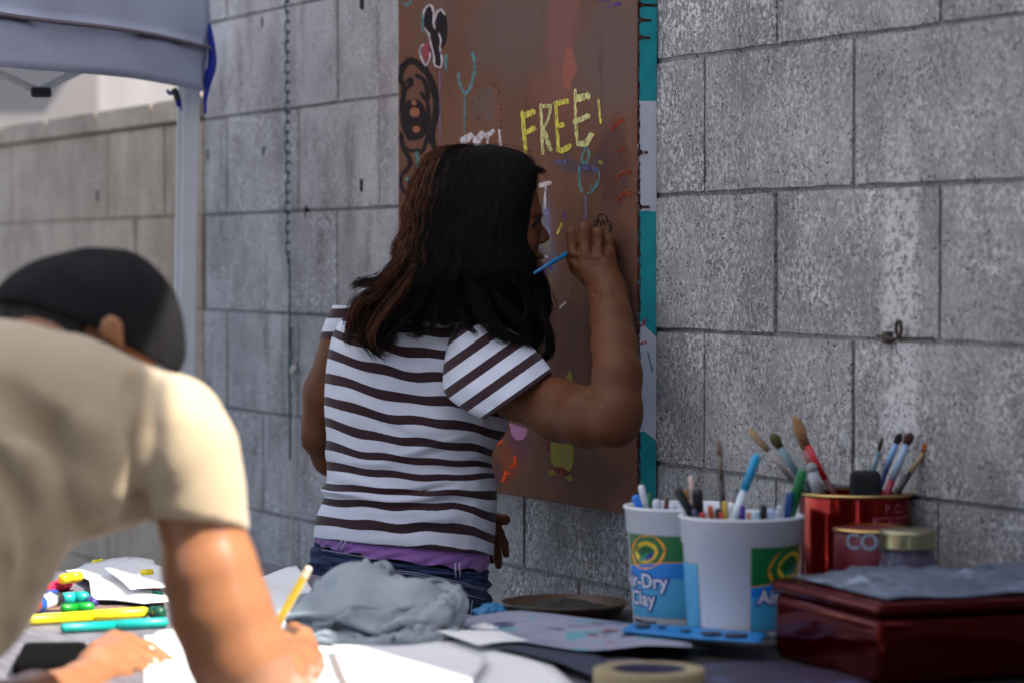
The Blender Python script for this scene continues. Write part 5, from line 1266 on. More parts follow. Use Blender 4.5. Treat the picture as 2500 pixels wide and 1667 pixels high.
# blue stencil strip
M_SB = mat('blue_plastic', srgb(20, 120, 190), .4, .08, 40, .1)
stn = sheet('stencil_strip', [(1429, 1490), (1449, 1472), (1600, 1482), (1764, 1496), (1744, 1518), (1600, 1508)], M_SB, 'bright blue plastic stencil strip with dark cut outs in front of the tubs', 'stencil', .022, 0, part='strip', th=.002)
for x, y, wdx in ((1476, 1484, 18), (1634, 1502, 24), (1690, 1506, 26), (1520, 1487, 10), (1575, 1495, 12)):
    c = place(x, y); rr2 = [c+Vector((wdx*.00055*math.cos(q), wdx*.0006*math.sin(q), .0265)) for q in np.linspace(0, 2*math.pi, 15)[:-1]]
    mesh('cut_out', [tuple(p) for p in rr2]+[tuple(p-Vector((0, 0, .0015))) for p in rr2], [tuple(range(14))]+[(k, (k+1) % 14, (k+1) % 14+14, k+14) for k in range(14)], M_DKS, stn)
# generic pens ------------------------------------------------
_mats = {}
def pm(rgb, rough=.4):
    if rgb not in _mats: _mats[rgb] = mat('plastic_%d' % len(_mats), srgb(*rgb), rough, .06, 40, .08, .0004)
    return _mats[rgb]
def marker(a, b, r, body, cap, label, group=None, cat='marker', capfrac=.3, tip=None):
    a, b = Vector(a), Vector(b); o = empty('marker', b, label, cat, group); L = (b-a)
    k = a.lerp(b, capfrac)
    e = L.normalized()*r*.5
    mesh('cap', *tube([a, a+e*.5, a+e*1.6, k], [r*.55, r*.9, r*1.12, r*1.12], 12), pm(cap), o, True)
    mesh('barrel', *tube([k, b-e*1.2, b-e*.3, b], [r, r, r*.85, r*.5], 12), pm(body), o, True)
    return o
def brush(a, b, r, handle, hair_c, label, group=None, ferr=(150, 150, 155), hl=.025, hr=1.5, bend=0, fl=.03):
    """a = bristle tip, b = handle end"""
    a, b = Vector(a), Vector(b); d = (b-a).normalized(); o = empty('artist_brush', b, label, 'paintbrush', group); s = d.orthogonal().normalized()
    p0 = a; p1 = a+d*hl*.5+s*bend; p2 = a+d*hl
    mesh('bristles', *tube([p0, a+d*hl*.2+s*bend*.7, p1, p2], [r*.25, r*hr*.8, r*hr, r*.95], 10), mat('bristle', srgb(*hair_c), .9, .5, 500, .9, .001), o, True)
    mesh('ferrule', *tube([p2, a+d*(hl+fl)], [r, r*.95], 10), pm(ferr, .3), o, True)
    mesh('handle', *tube([a+d*(hl+fl), a+d*(hl+fl+.03), b.lerp(a, .4), b], [r*.95, r*1.15, r*.8, r*.5], 10), pm(handle, .3), o, True)
    return o
# tubs --------------------------------------------------------
def tubm():
    t = NT('white_tub_plastic'); co = t.coord('Object'); c = t.ramp(t.noise(co, 6, 4), [(.3, (.58, .61, .67)), (.7, (.68, .70, .76))])
    for (col, sc, th, lo) in (((.55, .35, .42), 26, .66, 0), ((.30, .34, .42), 45, .66, 3), ((.20, .20, .24), 90, .70, 7)):
        mp = t.n('ShaderNodeMapping'); mp.inputs['Location'].default_value = (lo, 0, 0); t.l(co, mp.inputs[0]); c = t.mix(t.math('MULTIPLY', t.ramp(t.noise(mp.outputs[0], sc, 4, .6), [(th, 0), (th+.06, 1)]), .5), c, col)
    t.l(c, t.b.inputs['Base Color']); t.b.inputs['Roughness'].default_value = .42; t.bump(t.noise(co, 30, 3), .1, .002); return t.m
M_TUB = tubm()
def cyl_patch(c, rz, a0, a1, z0, z1, n=24, off=.0006, zf=None):
    V = []; 
    for i in range(n+1):
        a = a0+(a1-a0)*i/n
        lo_, hi_ = (z0, z1) if zf is None else zf(i/n)
        for z in np.linspace(lo_, hi_, 3): r = rz(z)+off; V.append((c[0]+r*math.sin(a), c[1]-r*math.cos(a), z))
    return V, [(3*i+k, 3*i+3+k, 3*i+4+k, 3*i+1+k) for i in range(n) for k in (0, 1)]
def text_on(name, s, size, c, rz, a0, z0, m, parent, off=.0010, fat=0., shear=0):
    cu = bpy.data.curves.new('t', 'FONT'); cu.body = s; cu.size = size; cu.offset = fat; cu.shear = shear; cu.resolution_u = 3
    o = bpy.data.objects.new('t', cu); COL.objects.link(o); dg = bpy.context.evaluated_depsgraph_get(); me = bpy.data.meshes.new_from_object(o.evaluated_get(dg))
    bm = bmesh.new(); bm.from_mesh(me); bmesh.ops.subdivide_edges(bm, edges=[e for e in bm.edges if e.calc_length() > size*.2], cuts=2); bm.to_mesh(me); bm.free()
    V = []; 
    for v in me.vertices:
        z = z0+v.co.y; r = rz(z)+off; a = a0+v.co.x/r; V.append((c[0]+r*math.sin(a), c[1]-r*math.cos(a), z))
    Fs = [tuple(p.vertices) for p in me.polygons]; bpy.data.objects.remove(o); bpy.data.curves.remove(cu)
    return mesh(name, V, Fs, m, parent)
LG = pm((0, 96, 50)); LY = pm((236, 150, 20)); LB = pm((0, 120, 205)); LS = pm((70, 160, 205)); LN = pm((12, 60, 150)); LW = pm((214, 214, 226)); LK = pm((40, 46, 70)); LDG = pm((20, 70, 30)); LPU = pm((50, 30, 140)); LTE = pm((20, 130, 90))
def tub(cx, Yc, aoff, label, full):
    c = (px(cx, 1400, Yc).x, Yc, TZ+.001); RB, RT, H = .0650, .0745, .156
    r = empty('clay_tub', c, label, 'tub', 'white clay tubs reused as pen pots')
    rz = lambda z: RB+(RT-RB)*((z-c[2])/H)
    prof = [(0, 0), (RB-.003, 0), (RB, .003), (RB+.0005, .02), (rz(c[2]+H-.034), H-.034), (rz(c[2]+H-.034)+.0018, H-.033), (RT+.0015, H-.004), (RT+.0035, H-.003), (RT+.0035, H), (RT-.001, H+.0005), (RT-.003, H-.002), (RB-.003, .006), (0, .005)]
    mesh('pot', *lathe(prof, 64, c), M_TUB, r, True)
    z = lambda y: px(cx, y, Yc-RT).z
    return r, c, rz
def label_panel(r, c, rz, aL, aR, zt, zg, zb, zw, ovc, txa, t1, t2, sz, zt1, zt2, line2a):
    mesh('label_green', *cyl_patch(c, rz, aL, aR, zg, zt, zf=lambda q: (zg+.006*math.sin(q*2.4-.4), zt)), LG, r)
    mesh('label_line', *cyl_patch(c, rz, aL, aR, 0, 0, zf=lambda q: (zg+.006*math.sin(q*2.4-.4)-.0012, zg+.006*math.sin(q*2.4-.4)-.0001)), LY, r)
    mesh('label_blue', *cyl_patch(c, rz, aL, aR, 0, 0, zf=lambda q: (zg-.016, zg+.006*math.sin(q*2.4-.4)-.0013)), LB, r)
    mesh('label_sky', *cyl_patch(c, rz, aL, aR, zb, zg-.0162), LS, r)
    # oval badge
    az, zz, ra, rb = ovc
    def oval(sa, sb, off, m, nm, rot=.25, dz=0, da=0):
        V = []
        for q in np.linspace(0, 2*math.pi, 33)[:-1]:
            x = ra*sa*math.cos(q); y = rb*sb*math.sin(q); x2 = x*math.cos(rot)-y*math.sin(rot); y2 = x*math.sin(rot)+y*math.cos(rot)
            z_ = zz+y2+dz; R_ = rz(z_)+off; a = az+da+x2/R_; V.append((c[0]+R_*math.sin(a), c[1]-R_*math.cos(a), z_))
        mesh(nm, V, [tuple(range(32))], m, r)
    oval(1, 1, .0012, LY, 'badge'); oval(.66, .64, .0016, pm((214, 180, 40)), 'badge_centre')
    oval(.44, .16, .0022, LTE, 'badge_swoosh', .5, -.005); oval(.26, .12, .0024, LPU, 'badge_swoosh', .6, -.005, .10)
    text_on('brand_print', 'Crayola', .0085, c, rz, az-.017/.07, zz+.001, LDG, r, .0026, .0003)
    for fat, off, m in ((.0022, .0014, LN), (.0004, .0020, LW)):
        text_on('name_print', t1, sz, c, rz, txa, zt1, m, r, off, fat); text_on('name_print', t2, sz, c, rz, line2a, zt2, m, r, off, fat)
    text_on('small_print', 'WHITE  BLANC', .0062, c, rz, aL+.12, zw, LK, r, .0014, .0003)
YB2 = 3.60
r, c, rz = tub(1702, YB2, 0, 'white clay tub in front, blank side facing out, packed full of pens', True)
zz = lambda y, Yc=YB2: px(1702, y, Yc-.068).z
label_panel(r, c, rz, .09, 1.9, zz(1257), zz(1342), zz(1448), zz(1470), (.92, zz(1302), .038, .025), .22, 'Air-Dry', 'Clay', .0235, zz(1386), zz(1428), .62)
mesh('label_sky', *cyl_patch(c, rz, -1.9, -.93, zz(1450), zz(1300)), LS, r); 
YB1 = 3.745
r1, c1, rz1 = tub(1570, YB1, 0, 'white clay tub at the left rear with orange oval badge and white lettering on blue', True)
zz1 = lambda y, Yc=YB1: px(1570, y, Yc-.066).z
label_panel(r1, c1, rz1, -1.35, .25, zz1(1222), zz1(1300), zz1(1420), zz1(1436), (-.80, zz1(1270), .031, .0215), -1.50, 'Air-Dry', 'Clay', .0255, zz1(1352), zz1(1393), -1.27)
# pens in the tubs: (top x, top y, bottom x, bottom y, Y, width px, body, cap, label)
def PY_(x, y, Y): return px(x, y, Y)
GP = 'pens and markers standing in the clay tubs'
for q in [(1740, 1043, 1672, 1190, 3.56, 19, (200, 215, 225), (30, 150, 200), 'tall sky blue capped marker leaning right in the front tub'),
          (1848, 1076, 1812, 1215, 3.60, 22, (10, 90, 50), (14, 110, 60), 'green marker leaning against the right rim of the front tub'),
          (1543, 1118, 1600, 1215, 3.60, 20, (26, 27, 34), (24, 25, 32), 'black pen leaning left in the front tub'),
          (1600, 1122, 1606, 1215, 3.62, 24, (22, 24, 30), (20, 22, 28), 'thick black marker upright near the left of the front tub'),
          (1562, 1122, 1580, 1200, 3.63, 13, (40, 40, 48), (170, 110, 30), 'pen with an ochre cap behind the black pens'),
          (1583, 1088, 1586, 1200, 3.65, 11, (200, 196, 200), (205, 184, 172), 'pale pinkish pen sticking up behind the black pens'),
          (1665, 1150, 1668, 1220, 3.56, 13, (40, 32, 28), (190, 160, 70), 'short dark pen with a yellow end in the front tub'),
          (1683, 1160, 1690, 1220, 3.57, 15, (150, 30, 40), (180, 182, 196), 'pen with a grey white cap and red barrel in the front tub'),
          (1697, 1120, 1700, 1220, 3.60, 12, (26, 24, 28), (20, 18, 20), 'thin black pen beside the sky blue marker'),
          (1706, 1160, 1706, 1225, 3.55, 12, (60, 24, 130), (66, 26, 140), 'short purple marker in the front tub'),
          (1688, 1142, 1698, 1220, 3.58, 10, (110, 28, 60), (96, 30, 80), 'plum coloured pencil in the front tub'),
          (1754, 1158, 1754, 1225, 3.55, 15, (18, 20, 22), (16, 18, 20), 'short black marker alone at the middle right of the front tub'),
          (1814, 1130, 1808, 1225, 3.58, 16, (14, 64, 120), (16, 70, 130), 'dark blue marker near the right of the front tub'),
          (1792, 1160, 1788, 1225, 3.60, 15, (190, 200, 214), (200, 206, 220), 'white marker behind the dark blue one in the front tub'),
          (1770, 1168, 1772, 1225, 3.57, 22, (150, 170, 205), (160, 180, 212), 'pale blue marker in the front tub'),
          (1738, 1172, 1736, 1225, 3.55, 16, (150, 180, 205), (160, 190, 212), 'ice blue marker in the front tub'),
          (1720, 1176, 1722, 1225, 3.55, 9, (180, 90, 40), (190, 130, 90), 'orange brown pencil stub in the front tub'),
          (1630, 1160, 1640, 1220, 3.57, 12, (150, 60, 30), (180, 80, 30), 'rust orange pen in the front tub'),
          (1612, 1178, 1632, 1222, 3.55, 13, (150, 26, 30), (170, 36, 40), 'short red pen at the left of the front tub'),
          (1648, 1166, 1650, 1222, 3.56, 12, (30, 26, 26), (26, 24, 24), 'black pencil between the red pens of the front tub'),
          (1595, 1172, 1614, 1222, 3.55, 12, (50, 56, 80), (60, 66, 96), 'slate blue pen by the left rim of the front tub'),
          (1835, 1172, 1830, 1222, 3.56, 10, (140, 90, 60), (150, 96, 64), 'brown pencil end at the right rim of the front tub'),
          (1655, 1176, 1662, 1222, 3.54, 9, (170, 40, 40), (180, 44, 44), 'crimson pencil stub at the front rim'),
          (1472, 1113, 1488, 1195, 3.72, 14, (20, 110, 200), (196, 202, 212), 'blue marker with a white cap in the rear tub'),
          (1460, 1140, 1486, 1200, 3.70, 20, (20, 110, 205), (20, 112, 208), 'bright blue marker leaning left in the rear tub'),
          (1492, 1132, 1494, 1200, 3.76, 12, (40, 120, 60), (30, 100, 60), 'green marker end in the rear tub'),
          (1508, 1146, 1510, 1200, 3.70, 18, (176, 184, 200), (186, 192, 206), 'white marker in the rear tub beside the blue ones'),
          (1532, 1142, 1522, 1200, 3.70, 10, (120, 66, 40), (86, 44, 34), 'brown pencil in the rear tub'),
          (1545, 1156, 1552, 1200, 3.69, 14, (190, 196, 210), (196, 200, 214), 'white pen in the rear tub touching the front tub')]:
    x0, y0, x1, y1, Y, wd, bd, cp_, lb = q
    cc = c if Y < 3.67 else c1
    a = px(x0, y0, Y); b_ = px(x1, y1, Y); d = (b_-a).normalized(); zr = cc[2]+.156
    if a.z > zr-.02:
        pr = a+d*max(0, (a.z-zr)/max(.2, -d.z)); lim = .0675-wd*pw(1, Y)/2; o_ = Vector((pr.x-cc[0], pr.y-cc[1], 0))
        if o_.length > lim:
            ny_ = math.copysign(math.sqrt(max(0, lim**2-min(abs(o_.x), lim*.98)**2)), o_.y); nx_ = max(-lim*.98, min(lim*.98, o_.x)); sh = Vector((nx_-o_.x, ny_-o_.y, 0)); a = a+sh; b_ = b_+sh
    L = (a.z-(TZ+.012))/max(.3, -d.z); L = min(L, .16); e = a+d*L; dx, dy = e.x-cc[0], e.y-cc[1]; rr_2 = math.hypot(dx, dy); mx = .046
    if rr_2 > mx: e = Vector((cc[0]+dx*mx/rr_2, cc[1]+dy*mx/rr_2, e.z))
    marker(a, e, wd*pw(1, Y)/2, bd, cp_, lb, GP, 'pen' if 'pen' in lb and 'marker' not in lb else 'marker')
brush(px(1651, 1010, 3.64), (c[0]-.012, c[1]+.01, TZ+.01), .0036, (24, 26, 24), (120, 96, 76), 'thin black handled paintbrush standing tall in the front tub', None, (90, 80, 66), .02, 1.0)
# red coffee can ----------------------------------------------
M_REDM = mat('red_tin', (.22, .004, .004), .14, .10, 10, .05, .001, metal=.85, coat=.15); M_GOLD = mat('brass_rim', (.62, .42, .16), .28, .12, 30, .1, .0005, metal=1)
M_MAR = mat('maroon_label', srgb(104, 22, 42), .5, .08, 20); M_SILV = mat('silver_print', srgb(140, 160, 180), .45)
YC = 3.79; cc = (px(1965, 1300, YC).x, YC, TZ+.001); RC = pw(129, YC); HC_ = zat(1138, YC-RC)-cc[2]
can = empty('coffee_can', cc, 'large shiny red coffee can with gold rim full of paintbrushes behind the jar', 'can')
mesh('can_body', *lathe([(0, 0), (RC-.001, 0), (RC, .003), (RC, HC_-.006), (RC-.0005, HC_-.004), (RC-.002, HC_-.003), (RC-.002, .006), (0, .005)], 64, cc), M_REDM, can, True)
mesh('can_rim', *lathe([(RC-.0022, HC_-.0045), (RC+.0018, HC_-.0042), (RC+.0026, HC_-.002), (RC+.0018, HC_), (RC-.0022, HC_+.0001)], 64, cc), M_GOLD, can, True)
rzc = lambda z: RC
WRI = pm((160, 70, 84), .6)
for s_, dx in (('P', .40), ('.', .545), ('C', .60), ('.', .74)): text_on('hand_lettering', s_, .0165, cc, rzc, dx, zat(1180, YC-RC), WRI, can, .0012, .0002)
for y, a0, a1 in ((1190, .20, 1.05), (1193, .22, .95)): mesh('scribble_line', *cyl_patch(cc, rzc, a0, a1, zat(y, YC-RC), zat(y-1.6, YC-RC), off=.0012), WRI, can)
text_on('hand_lettering', 'Pens Markers', .0085, cc, rzc, .20, zat(1206, YC-RC), WRI, can, .0012, .0001, .3)
mesh('scratch_patch', *cyl_patch(cc, rzc, .17, .24, zat(1210, YC-RC), zat(1190, YC-RC), off=.0010), WRI, can)
G2 = 'brushes standing in the red coffee can'
def canbrush(x0, y0, x1, y1, Y, *a, **k):
    A = px(x0, y0, Y); D_ = (px(x1, y1, Y)-A).normalized(); e = A+D_*min(.30, (A.z-TZ-.012)/max(.3, -D_.z)); dx, dy = e.x-cc[0], e.y-cc[1]; q = math.hypot(dx, dy)
    if q > RC*.82: e = Vector((cc[0]+dx*RC*.82/q, cc[1]+dy*RC*.82/q, e.z))
    # keep the point where it passes the rim inside the can
    return brush(A, e, *a, group=G2, **k)
canbrush(1719, 978, 1836, 1120, 3.78, .0042, (16, 44, 44), (176, 150, 120), 'leftmost brush in the coffee can, long tan bristles and a dark green handle', ferr=(150, 146, 140), hl=.042, hr=1.2, fl=.05, bend=.002)
canbrush(1772, 995, 1862, 1135, 3.82, .0050, (30, 60, 62), (78, 76, 36), 'brush with a blunt olive tip in the coffee can', ferr=(110, 140, 150), hl=.022, hr=1.45, fl=.05)
canbrush(1822, 955, 1885, 1130, 3.80, .0052, (60, 52, 44), (160, 124, 84), 'tallest brush in the coffee can with frayed tan bristles', ferr=(150, 90, 84), hl=.046, hr=1.6, fl=.04, bend=-.003)
canbrush(1836, 988, 1916, 1138, 3.76, .0044, (90, 20, 28), (120, 80, 54), 'brush with a bright red band and dark red handle in the coffee can', ferr=(190, 20, 44), hl=.022, hr=1.2, fl=.05)
canbrush(2027, 1004, 2000, 1100, 3.78, .0032, (20, 100, 160), (60, 46, 34), 'slim brush with a blue handle right of the black block', ferr=(90, 120, 132), hl=.018, hr=.9, fl=.05)
canbrush(2068, 994, 2022, 1110, 3.80, .0046, (24, 34, 84), (36, 24, 20), 'navy handled brush with a black tip in the coffee can', ferr=(120, 160, 200), hl=.015, hr=1.2, fl=.035)
canbrush(2093, 993, 2038, 1130, 3.77, .0050, (160, 24, 60), (70, 34, 26), 'crimson handled brush with a dark brown tip in the coffee can', ferr=(150, 170, 200), hl=.017, hr=1.4, fl=.05)
canbrush(2140, 1010, 2058, 1130, 3.76, .0038, (30, 24, 22), (150, 84, 30), 'rightmost brush in the coffee can with round amber bristles', ferr=(150, 130, 96), hl=.020, hr=1.9, fl=.03)
canbrush(1862, 1062, 1880, 1140, 3.75, .0075, (40, 90, 90), (150, 160, 160), 'stubby brush with grey bristles and teal handle by the left of the can', ferr=(160, 164, 170), hl=.012, hr=1.0, fl=.03)
s = bevbox((-.020, -.012, -.02), (.020, .012, .026), .009, 3); o = empty('sponge_block', px(1987, 1128, 3.76), 'black rounded block sticking out of the coffee can between the brushes', 'sponge')
mesh('block_body', *xf(s, Matrix.Translation(px(1987, 1125, 3.76))), mat('black_foam', (.010, .010, .011), .9, .3, 200, .5), o, True)
# maroon canister with CO --------------------------------------
YD = 3.64; cD = (px(2003, 1300, YD).x, YD, TZ+.001); RD = pw(88, YD); HD = zat(1219, YD-RD)-cD[2]
cn = empty('canister', cD, 'small maroon canister with silver capital letters in front of the red can', 'canister')
mesh('canister_body', *lathe([(0, 0), (RD, .001), (RD, HD-.004), (RD-.004, HD-.001), (0, HD-.002)], 48, cD), M_MAR, cn, True)
mesh('canister_rim', *lathe([(RD-.003, HD-.0035), (RD+.0012, HD-.0035), (RD+.0016, HD-.001), (RD-.003, HD+.0006)], 48, cD), M_GOLD, cn, True)
text_on('lettering', 'COFFEE', .0285, cD, lambda z: RD, -.85, zat(1262, YD-RD), M_SILV, cn, .0010, .0008)
# glass jar ----------------------------------------------------
YJ = 3.53; cJ = (px(2085, 1300, YJ).x, YJ, TZ+.001); RJ = pw(68, YJ); HJ = zat(1221, YJ-RJ)-cJ[2]
jar = empty('glass_jar', cJ, 'small glass jar of dark purple paint with ridged brass lid, right of the canister', 'jar')
tg = NT('jar_glass'); tg.b.inputs['Base Color'].default_value = (.16, .13, .20, 1); tg.b.inputs['Transmission Weight'].default_value = .5; tg.b.inputs['Roughness'].default_value = .06; tg.b.inputs['IOR'].default_value = 1.35
mesh('jar_body', *lathe([(0, 0), (RJ-.004, 0), (RJ, .005), (RJ, HJ-.045), (RJ-.004, HJ-.03), (RJ-.006, HJ-.024), (RJ-.006, HJ-.008), (RJ-.0085, HJ-.008), (RJ-.0085, HJ-.03), (RJ-.0025, HJ-.046), (RJ-.0025, .006), (0, .004)], 48, cJ), tg.m, jar, True)
mesh('jar_paint', *lathe([(0, .0055), (RJ-.003, .0065), (RJ-.003, HJ-.06), (0, HJ-.059)], 32, cJ), mat('purple_paint', srgb(48, 34, 60), .4), jar, True)
mesh('jar_lid', *lathe([(RJ-.006, HJ-.024), (RJ-.002, HJ-.024), (RJ-.001, HJ-.020), (RJ-.003, HJ-.017), (RJ-.001, HJ-.013), (RJ-.003, HJ-.010), (RJ-.001, HJ-.006), (RJ-.002, HJ-.001), (RJ-.006, HJ), (0, HJ-.0005)], 48, cJ), mat('brass_lid', (.30, .28, .17), .3, .1, 30, .1, .0005, metal=.9), jar, True)
# red glossy box -----------------------------------------------
M_RBX = NT('dark_red_acrylic'); M_RBX.b.inputs['Base Color'].default_value = (.06, .0010, .0010, 1); M_RBX.b.inputs['Metallic'].default_value = .7; M_RBX.b.inputs['Roughness'].default_value = .09; M_RBX.b.inputs['Coat Weight'].default_value = .2; M_RBX.b.inputs['Specular IOR Level'].default_value = .25
M_RBX.b.inputs['Specular Tint'].default_value = (1, .10, .06, 1)
_q = M_RBX.coord('Object'); M_RBX.bump(M_RBX.noise(_q, 9, 3), .25, .004); M_RBX = M_RBX.m
cb_ = Vector((px(2020, 1387, 3.20).x, 3.20, TZ+.001)); ang = math.atan2(.331, .944)
bxr = empty('red_box', cb_, 'big dark red glossy box at the right front corner, cluttered on top', 'box', rz=ang)
HX = px(2020, 1387, 3.20).z-cb_.z
mesh('box_body', *bevbox((0, 0, 0), (.50, .28, HX-.016), .011, 5), M_RBX, bxr, True, world=False)
mesh('box_lid', *bevbox((-.003, -.003, HX-.0155), (.503, .283, HX), .007, 4), M_RBX, bxr, True, world=False)
# tray of crinkled foil and film on the box
tf = NT('crinkled_film'); _q = tf.coord('Object'); _k = tf.ramp(tf.noise(tf.coord('Object', (.3, 1.6, 1)), 24, 5, .7), [(.3, (.04, .05, .075)), (.55, (.16, .20, .29)), (.7, (.42, .50, .62))]); tf.l(_k, tf.b.inputs['Base Color']); tf.b.inputs['Roughness'].default_value = .28; tf.b.inputs['Metallic'].default_value = .35
tf.bump(tf.noise(_q, 60, 5, .7), .8, .006); M_FILM = tf.m
def film(name, o, sx, sy, amp, seed, label, z0, cat='film'):
    nx, ny = 46, 26; V = []; r = np.random.RandomState(seed)
    for j in range(ny+1):
        for i in range(nx+1): V.append([sx*(i/nx), sy*(j/ny)+.006*math.sin(i*.5), 0])
    V = np.array(V); V[:, 2] = crumple(V, amp, seed, 45.)+.001; e = np.minimum(1, np.minimum(np.minimum(V[:, 0], sx-V[:, 0])/.03, np.minimum(V[:, 1], sy-V[:, 1])/.03)); V[:, 2] = .001+V[:, 2]*np.clip(e, 0.05, 1)
    M = Matrix.Translation(o) @ Matrix.Rotation(ang, 4, 'Z'); rt = empty(name, o, label, cat)
    ob = mesh('film_sheet', [M @ Vector(v) for v in V], [(j*(nx+1)+i, j*(nx+1)+i+1, (j+1)*(nx+1)+i+1, (j+1)*(nx+1)+i) for j in range(ny) for i in range(nx)], M_FILM, rt, True)
    md = ob.modifiers.new('t', 'SOLIDIFY'); md.thickness = .001; md.offset = 1
Mx = PM(bxr)
film('foil_sheet', Mx @ Vector((.02, .02, HX+.001)), .46, .25, .006, 4, 'crinkled silvery blue film spread over the lid of the red box', 0)
dk = empty('palette_knife', Mx @ Vector((.30, .10, HX+.02)), 'dark flat metal tool lying on the crinkled film, pointing right', 'palette knife')
a = px(2100, 1352, 3.42); mesh('blade', *xf(bevbox((-.055, -.006, 0), (.02, .006, .002), .0008, 1), Matrix.Translation(px(2330, 1318, 3.47)) @ Matrix.Rotation(ang, 4, 'Z')), M_LEG, dk)
mesh('knife_handle', *tube([px(2360, 1316, 3.49), px(2420, 1312, 3.51), px(2500, 1308, 3.53)], [.004, .006, .005], 10), M_BLK, dk, True)
M_CLR = NT('clear_bag'); M_CLR.b.inputs['Base Color'].default_value = (.32, .38, .5, 1); M_CLR.b.inputs['Roughness'].default_value = .3; _q = M_CLR.coord('Object'); M_CLR.bump(M_CLR.noise(_q, 40, 5), .8, .006); M_CLR = M_CLR.m
blob_thing('plastic_bag', 'crumpled translucent grey plastic bag behind the red box at the right edge', 'bag', [(P3(2400, 1350, 3.62), (.055, .045, .06)), (P3(2330, 1375, 3.60), (.03, .03, .03))], M_CLR, .010, 9, 'bag_film')
# brown tray, glove, tape, scraps ------------------------------
M_TRAY = mat('dark_brown_tray', (.040, .022, .012), .35, .3, 20, .2); M_MOSS = mat('dried_paint', (.014, .016, .008), .9, .8, 60, 1.0, .004)
ct = tab(1296, 1418); tray = empty('paint_tray', ct, 'oval brown tray of dried dark paint at the back of the table under the wall', 'tray')
def squash(vf, c, sx, sy, rot=0):
    out = []
    for p in vf[0]:
        dx, dy = (p[0]-c[0])*sx, (p[1]-c[1])*sy; out.append((c[0]+dx*math.cos(rot)-dy*math.sin(rot), c[1]+dx*math.sin(rot)+dy*math.cos(rot), p[2]))
    return out, vf[1]
mesh('tray_shell', *squash(lathe([(0, 0), (.066, 0), (.074, .004), (.082, .016), (.084, .020), (.081, .0205), (.072, .008), (0, .005)], 56, (ct.x, ct.y, TZ+.002)), ct, 1, 1.05), M_TRAY, tray, True)
v, f = lathe([(.070, .006), (.055, .014), (.03, .016), (.012, .020), (0, .019)], 40, (ct.x, ct.y, TZ+.002)); v = [(p[0], p[1], p[2]+.005*math.sin(p[0]*160)*math.cos(p[1]*130)) for p in v]
mesh('dried_paint', *squash((v, f), ct, 1, 1.05), M_MOSS, tray, True)
g0 = tab(1128, 1428)
blob_thing('blue_glove', 'crumpled bright blue glove beside the oval tray, against the jeans of the girl', 'glove', [((g0.x-.006, g0.y, TZ+.010), (.018, .014, .010)), ((g0.x+.008, g0.y+.004, TZ+.012), (.010, .010, .010))], mat('blue_nitrile', srgb(16, 110, 160), .5, .2), .004, 2, 'glove_film', .002, fr=160.)
g0 = tab(1112, 1462)
blob_thing('tissue_scrap', 'small crumpled white tissue at the right foot of the grey bag', 'tissue', [((g0.x, g0.y, TZ+.008), (.018, .014, .007))], M_PAPER, .004, 3, 'tissue_paper', .002, fr=170.)
tc = tab(1491, 1602); M_TAPE = mat('masking_tape', srgb(150, 136, 102), .6, .05, 60, .2)
tp_ = empty('tape_roll', tc, 'roll of cream masking tape lying flat at the front of the table', 'tape roll')
mesh('tape_ring', *lathe([(.040, .0), (.060, .0), (.0605, .001), (.0605, .023), (.060, .024), (.040, .024), (.040, .0)], 64, (tc.x, tc.y, TZ+.008)), M_TAPE, tp_, True)
mesh('tape_core', *lathe([(.0395, .0), (.0395, .0242), (.0375, .0242), (.0375, 0), (.0395, 0)], 64, (tc.x, tc.y, TZ+.008)), mat('dark_card', srgb(50, 52, 84), .8), tp_, True)
marker(px(1744, 1536, 3.40), px(1590, 1534, 3.44), .0072, (176, 196, 212), (150, 176, 200), 'white marker lying in front of the blue stencil strip', None, 'marker', .12)
sheet('dark_rag', [(1560, 1545), (1790, 1528), (2000, 1560), (2000, 1640), (1500, 1640)], splat('purple_rag', srgb(40, 34, 62), [(srgb(70, 74, 120), 18, .6), (srgb(70, 24, 50), 14, .62)]), 'dark purple stained rag between the tape roll and the red box', 'rag', .0035, .004)
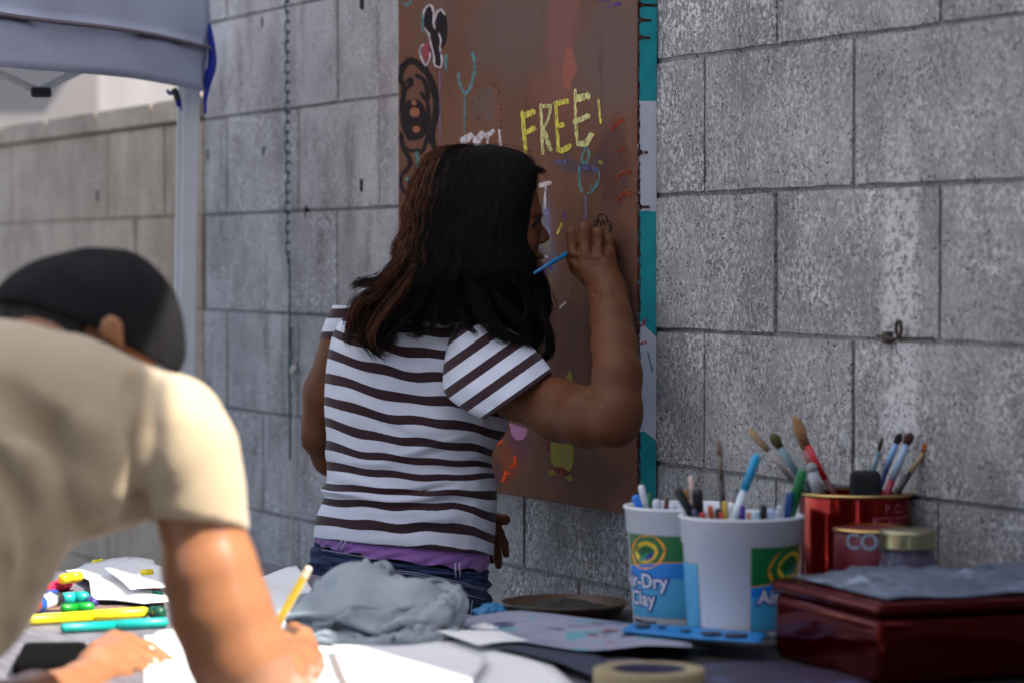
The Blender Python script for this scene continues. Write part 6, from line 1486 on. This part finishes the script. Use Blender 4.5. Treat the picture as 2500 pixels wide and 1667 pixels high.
# left end of the table, in full sun -----------------------------
def lay(x0, y0, x1, y1, r, up=0): a = tab(x0, y0, TZ+r+.001+up); b = tab(x1, y1, TZ+r+.001+up); return a, b
GM = 'markers scattered on the sunlit end of the table'
for q in [((340, 1405, 50, 1424), .0068, (240, 226, 20), (240, 222, 30), 'long fat yellow marker lying in front of the pile', .45),
          ((385, 1428, 140, 1442), .0062, (0, 150, 140), (10, 160, 150), 'turquoise marker lying nearest the man', .5),
          ((352, 1315, 322, 1316), .006, (236, 214, 40), (240, 200, 40), 'yellow marker end at the back right of the pile', .3),
          ((368, 1348, 300, 1350), .0075, (230, 190, 200), (226, 40, 80), 'pink capped marker beside the white papers', .3),
          ((372, 1366, 300, 1362), .006, (210, 226, 230), (0, 140, 120), 'marker with a green cap under the pink one', .25),
          ((205, 1372, 140, 1374), .0085, (20, 160, 150), (0, 150, 140), 'stubby teal marker by the black cap', .5),
          ((160, 1338, 100, 1352), .0075, (220, 30, 80), (230, 40, 90), 'crimson marker behind the orange bottle', .4),
          ((185, 1322, 140, 1330), .0075, (240, 200, 20), (240, 190, 20), 'golden yellow marker at the back of the pile', .5),
          ((130, 1362, 60, 1374), .006, (30, 60, 150), (30, 60, 150), 'navy marker behind the orange bottle', .4),
          ((215, 1393, 140, 1397), .0065, (0, 130, 30), (0, 140, 40), 'green marker end under the teal one', .5),
          ((238, 1290, 212, 1292), .005, (230, 220, 60), (230, 220, 60), 'tiny yellow marker at the very back edge', .5),
          ((215, 1386, 196, 1370), .006, (50, 30, 110), (50, 30, 110), 'violet marker end next to the white papers', .5),
          ((375, 1408, 345, 1404), .008, (0, 70, 50), (0, 70, 50), 'dark green marker cap right of the yellow marker', .5)]:
    (x0, y0, x1, y1), r_, bd, cp_, lb, fr_ = q
    a, b_ = lay(x0, y0, x1, y1, r_, .012 if 'back' in lb and 'very' not in lb else .0); marker(a, b_, r_, bd, cp_, lb, GM, 'marker', fr_)
ob = empty('glue_bottle', tab(80, 1390), 'orange and white glue bottle with a black cap lying at the far left', 'bottle')
a, b_ = lay(48, 1396, 128, 1376, .011); d = b_-a
mesh('bottle_end', *tube([a, a+d*.04, a+d*.4], [.007, .011, .011], 14), pm((235, 80, 40)), ob, True); mesh('bottle_body', *tube([a+d*.402, a+d*.85], [.011, .0108], 14), pm((225, 228, 235)), ob, True)
mesh('bottle_band', *tube([a+d*.40, a+d*.55], [.0113, .0113], 14), pm((10, 90, 180)), ob, True); mesh('bottle_cap', *tube([a+d*.85, a+d*1.1, a+d*1.15], [.010, .009, .006], 14), M_BLK, ob, True)
cl = empty('pencil_tray', tab(200, 1408), 'clear plastic lid with thin pencils behind the yellow marker', 'tray')
a = tab(60, 1402); b_ = tab(330, 1398); mid__ = (a+b_)/2; mesh('tray_lid', *xf(bevbox((-.072, -.02, 0), (.072, .02, .003), .001, 1), Matrix.Translation((mid__.x, mid__.y, TZ+.001))), pm((120, 96, 80)), cl)
bp = tab(122, 1524); ph_ = empty('black_slab', (bp.x, bp.y, TZ), 'flat black slab lying beside the left hand of the man', 'slab')
mesh('slab_body', *xf(bevbox((-.040, -.11, 0), (.036, .08, .016), .0075, 3), Matrix.Translation((bp.x, bp.y, TZ+.0005)) @ Matrix.Rotation(.1, 4, 'Z')), mat('matte_black', (.003, .003, .003), 1, .2, 60, .2, spec=.05), ph_, True)  # plain black slab filling a dark area of unclear nature
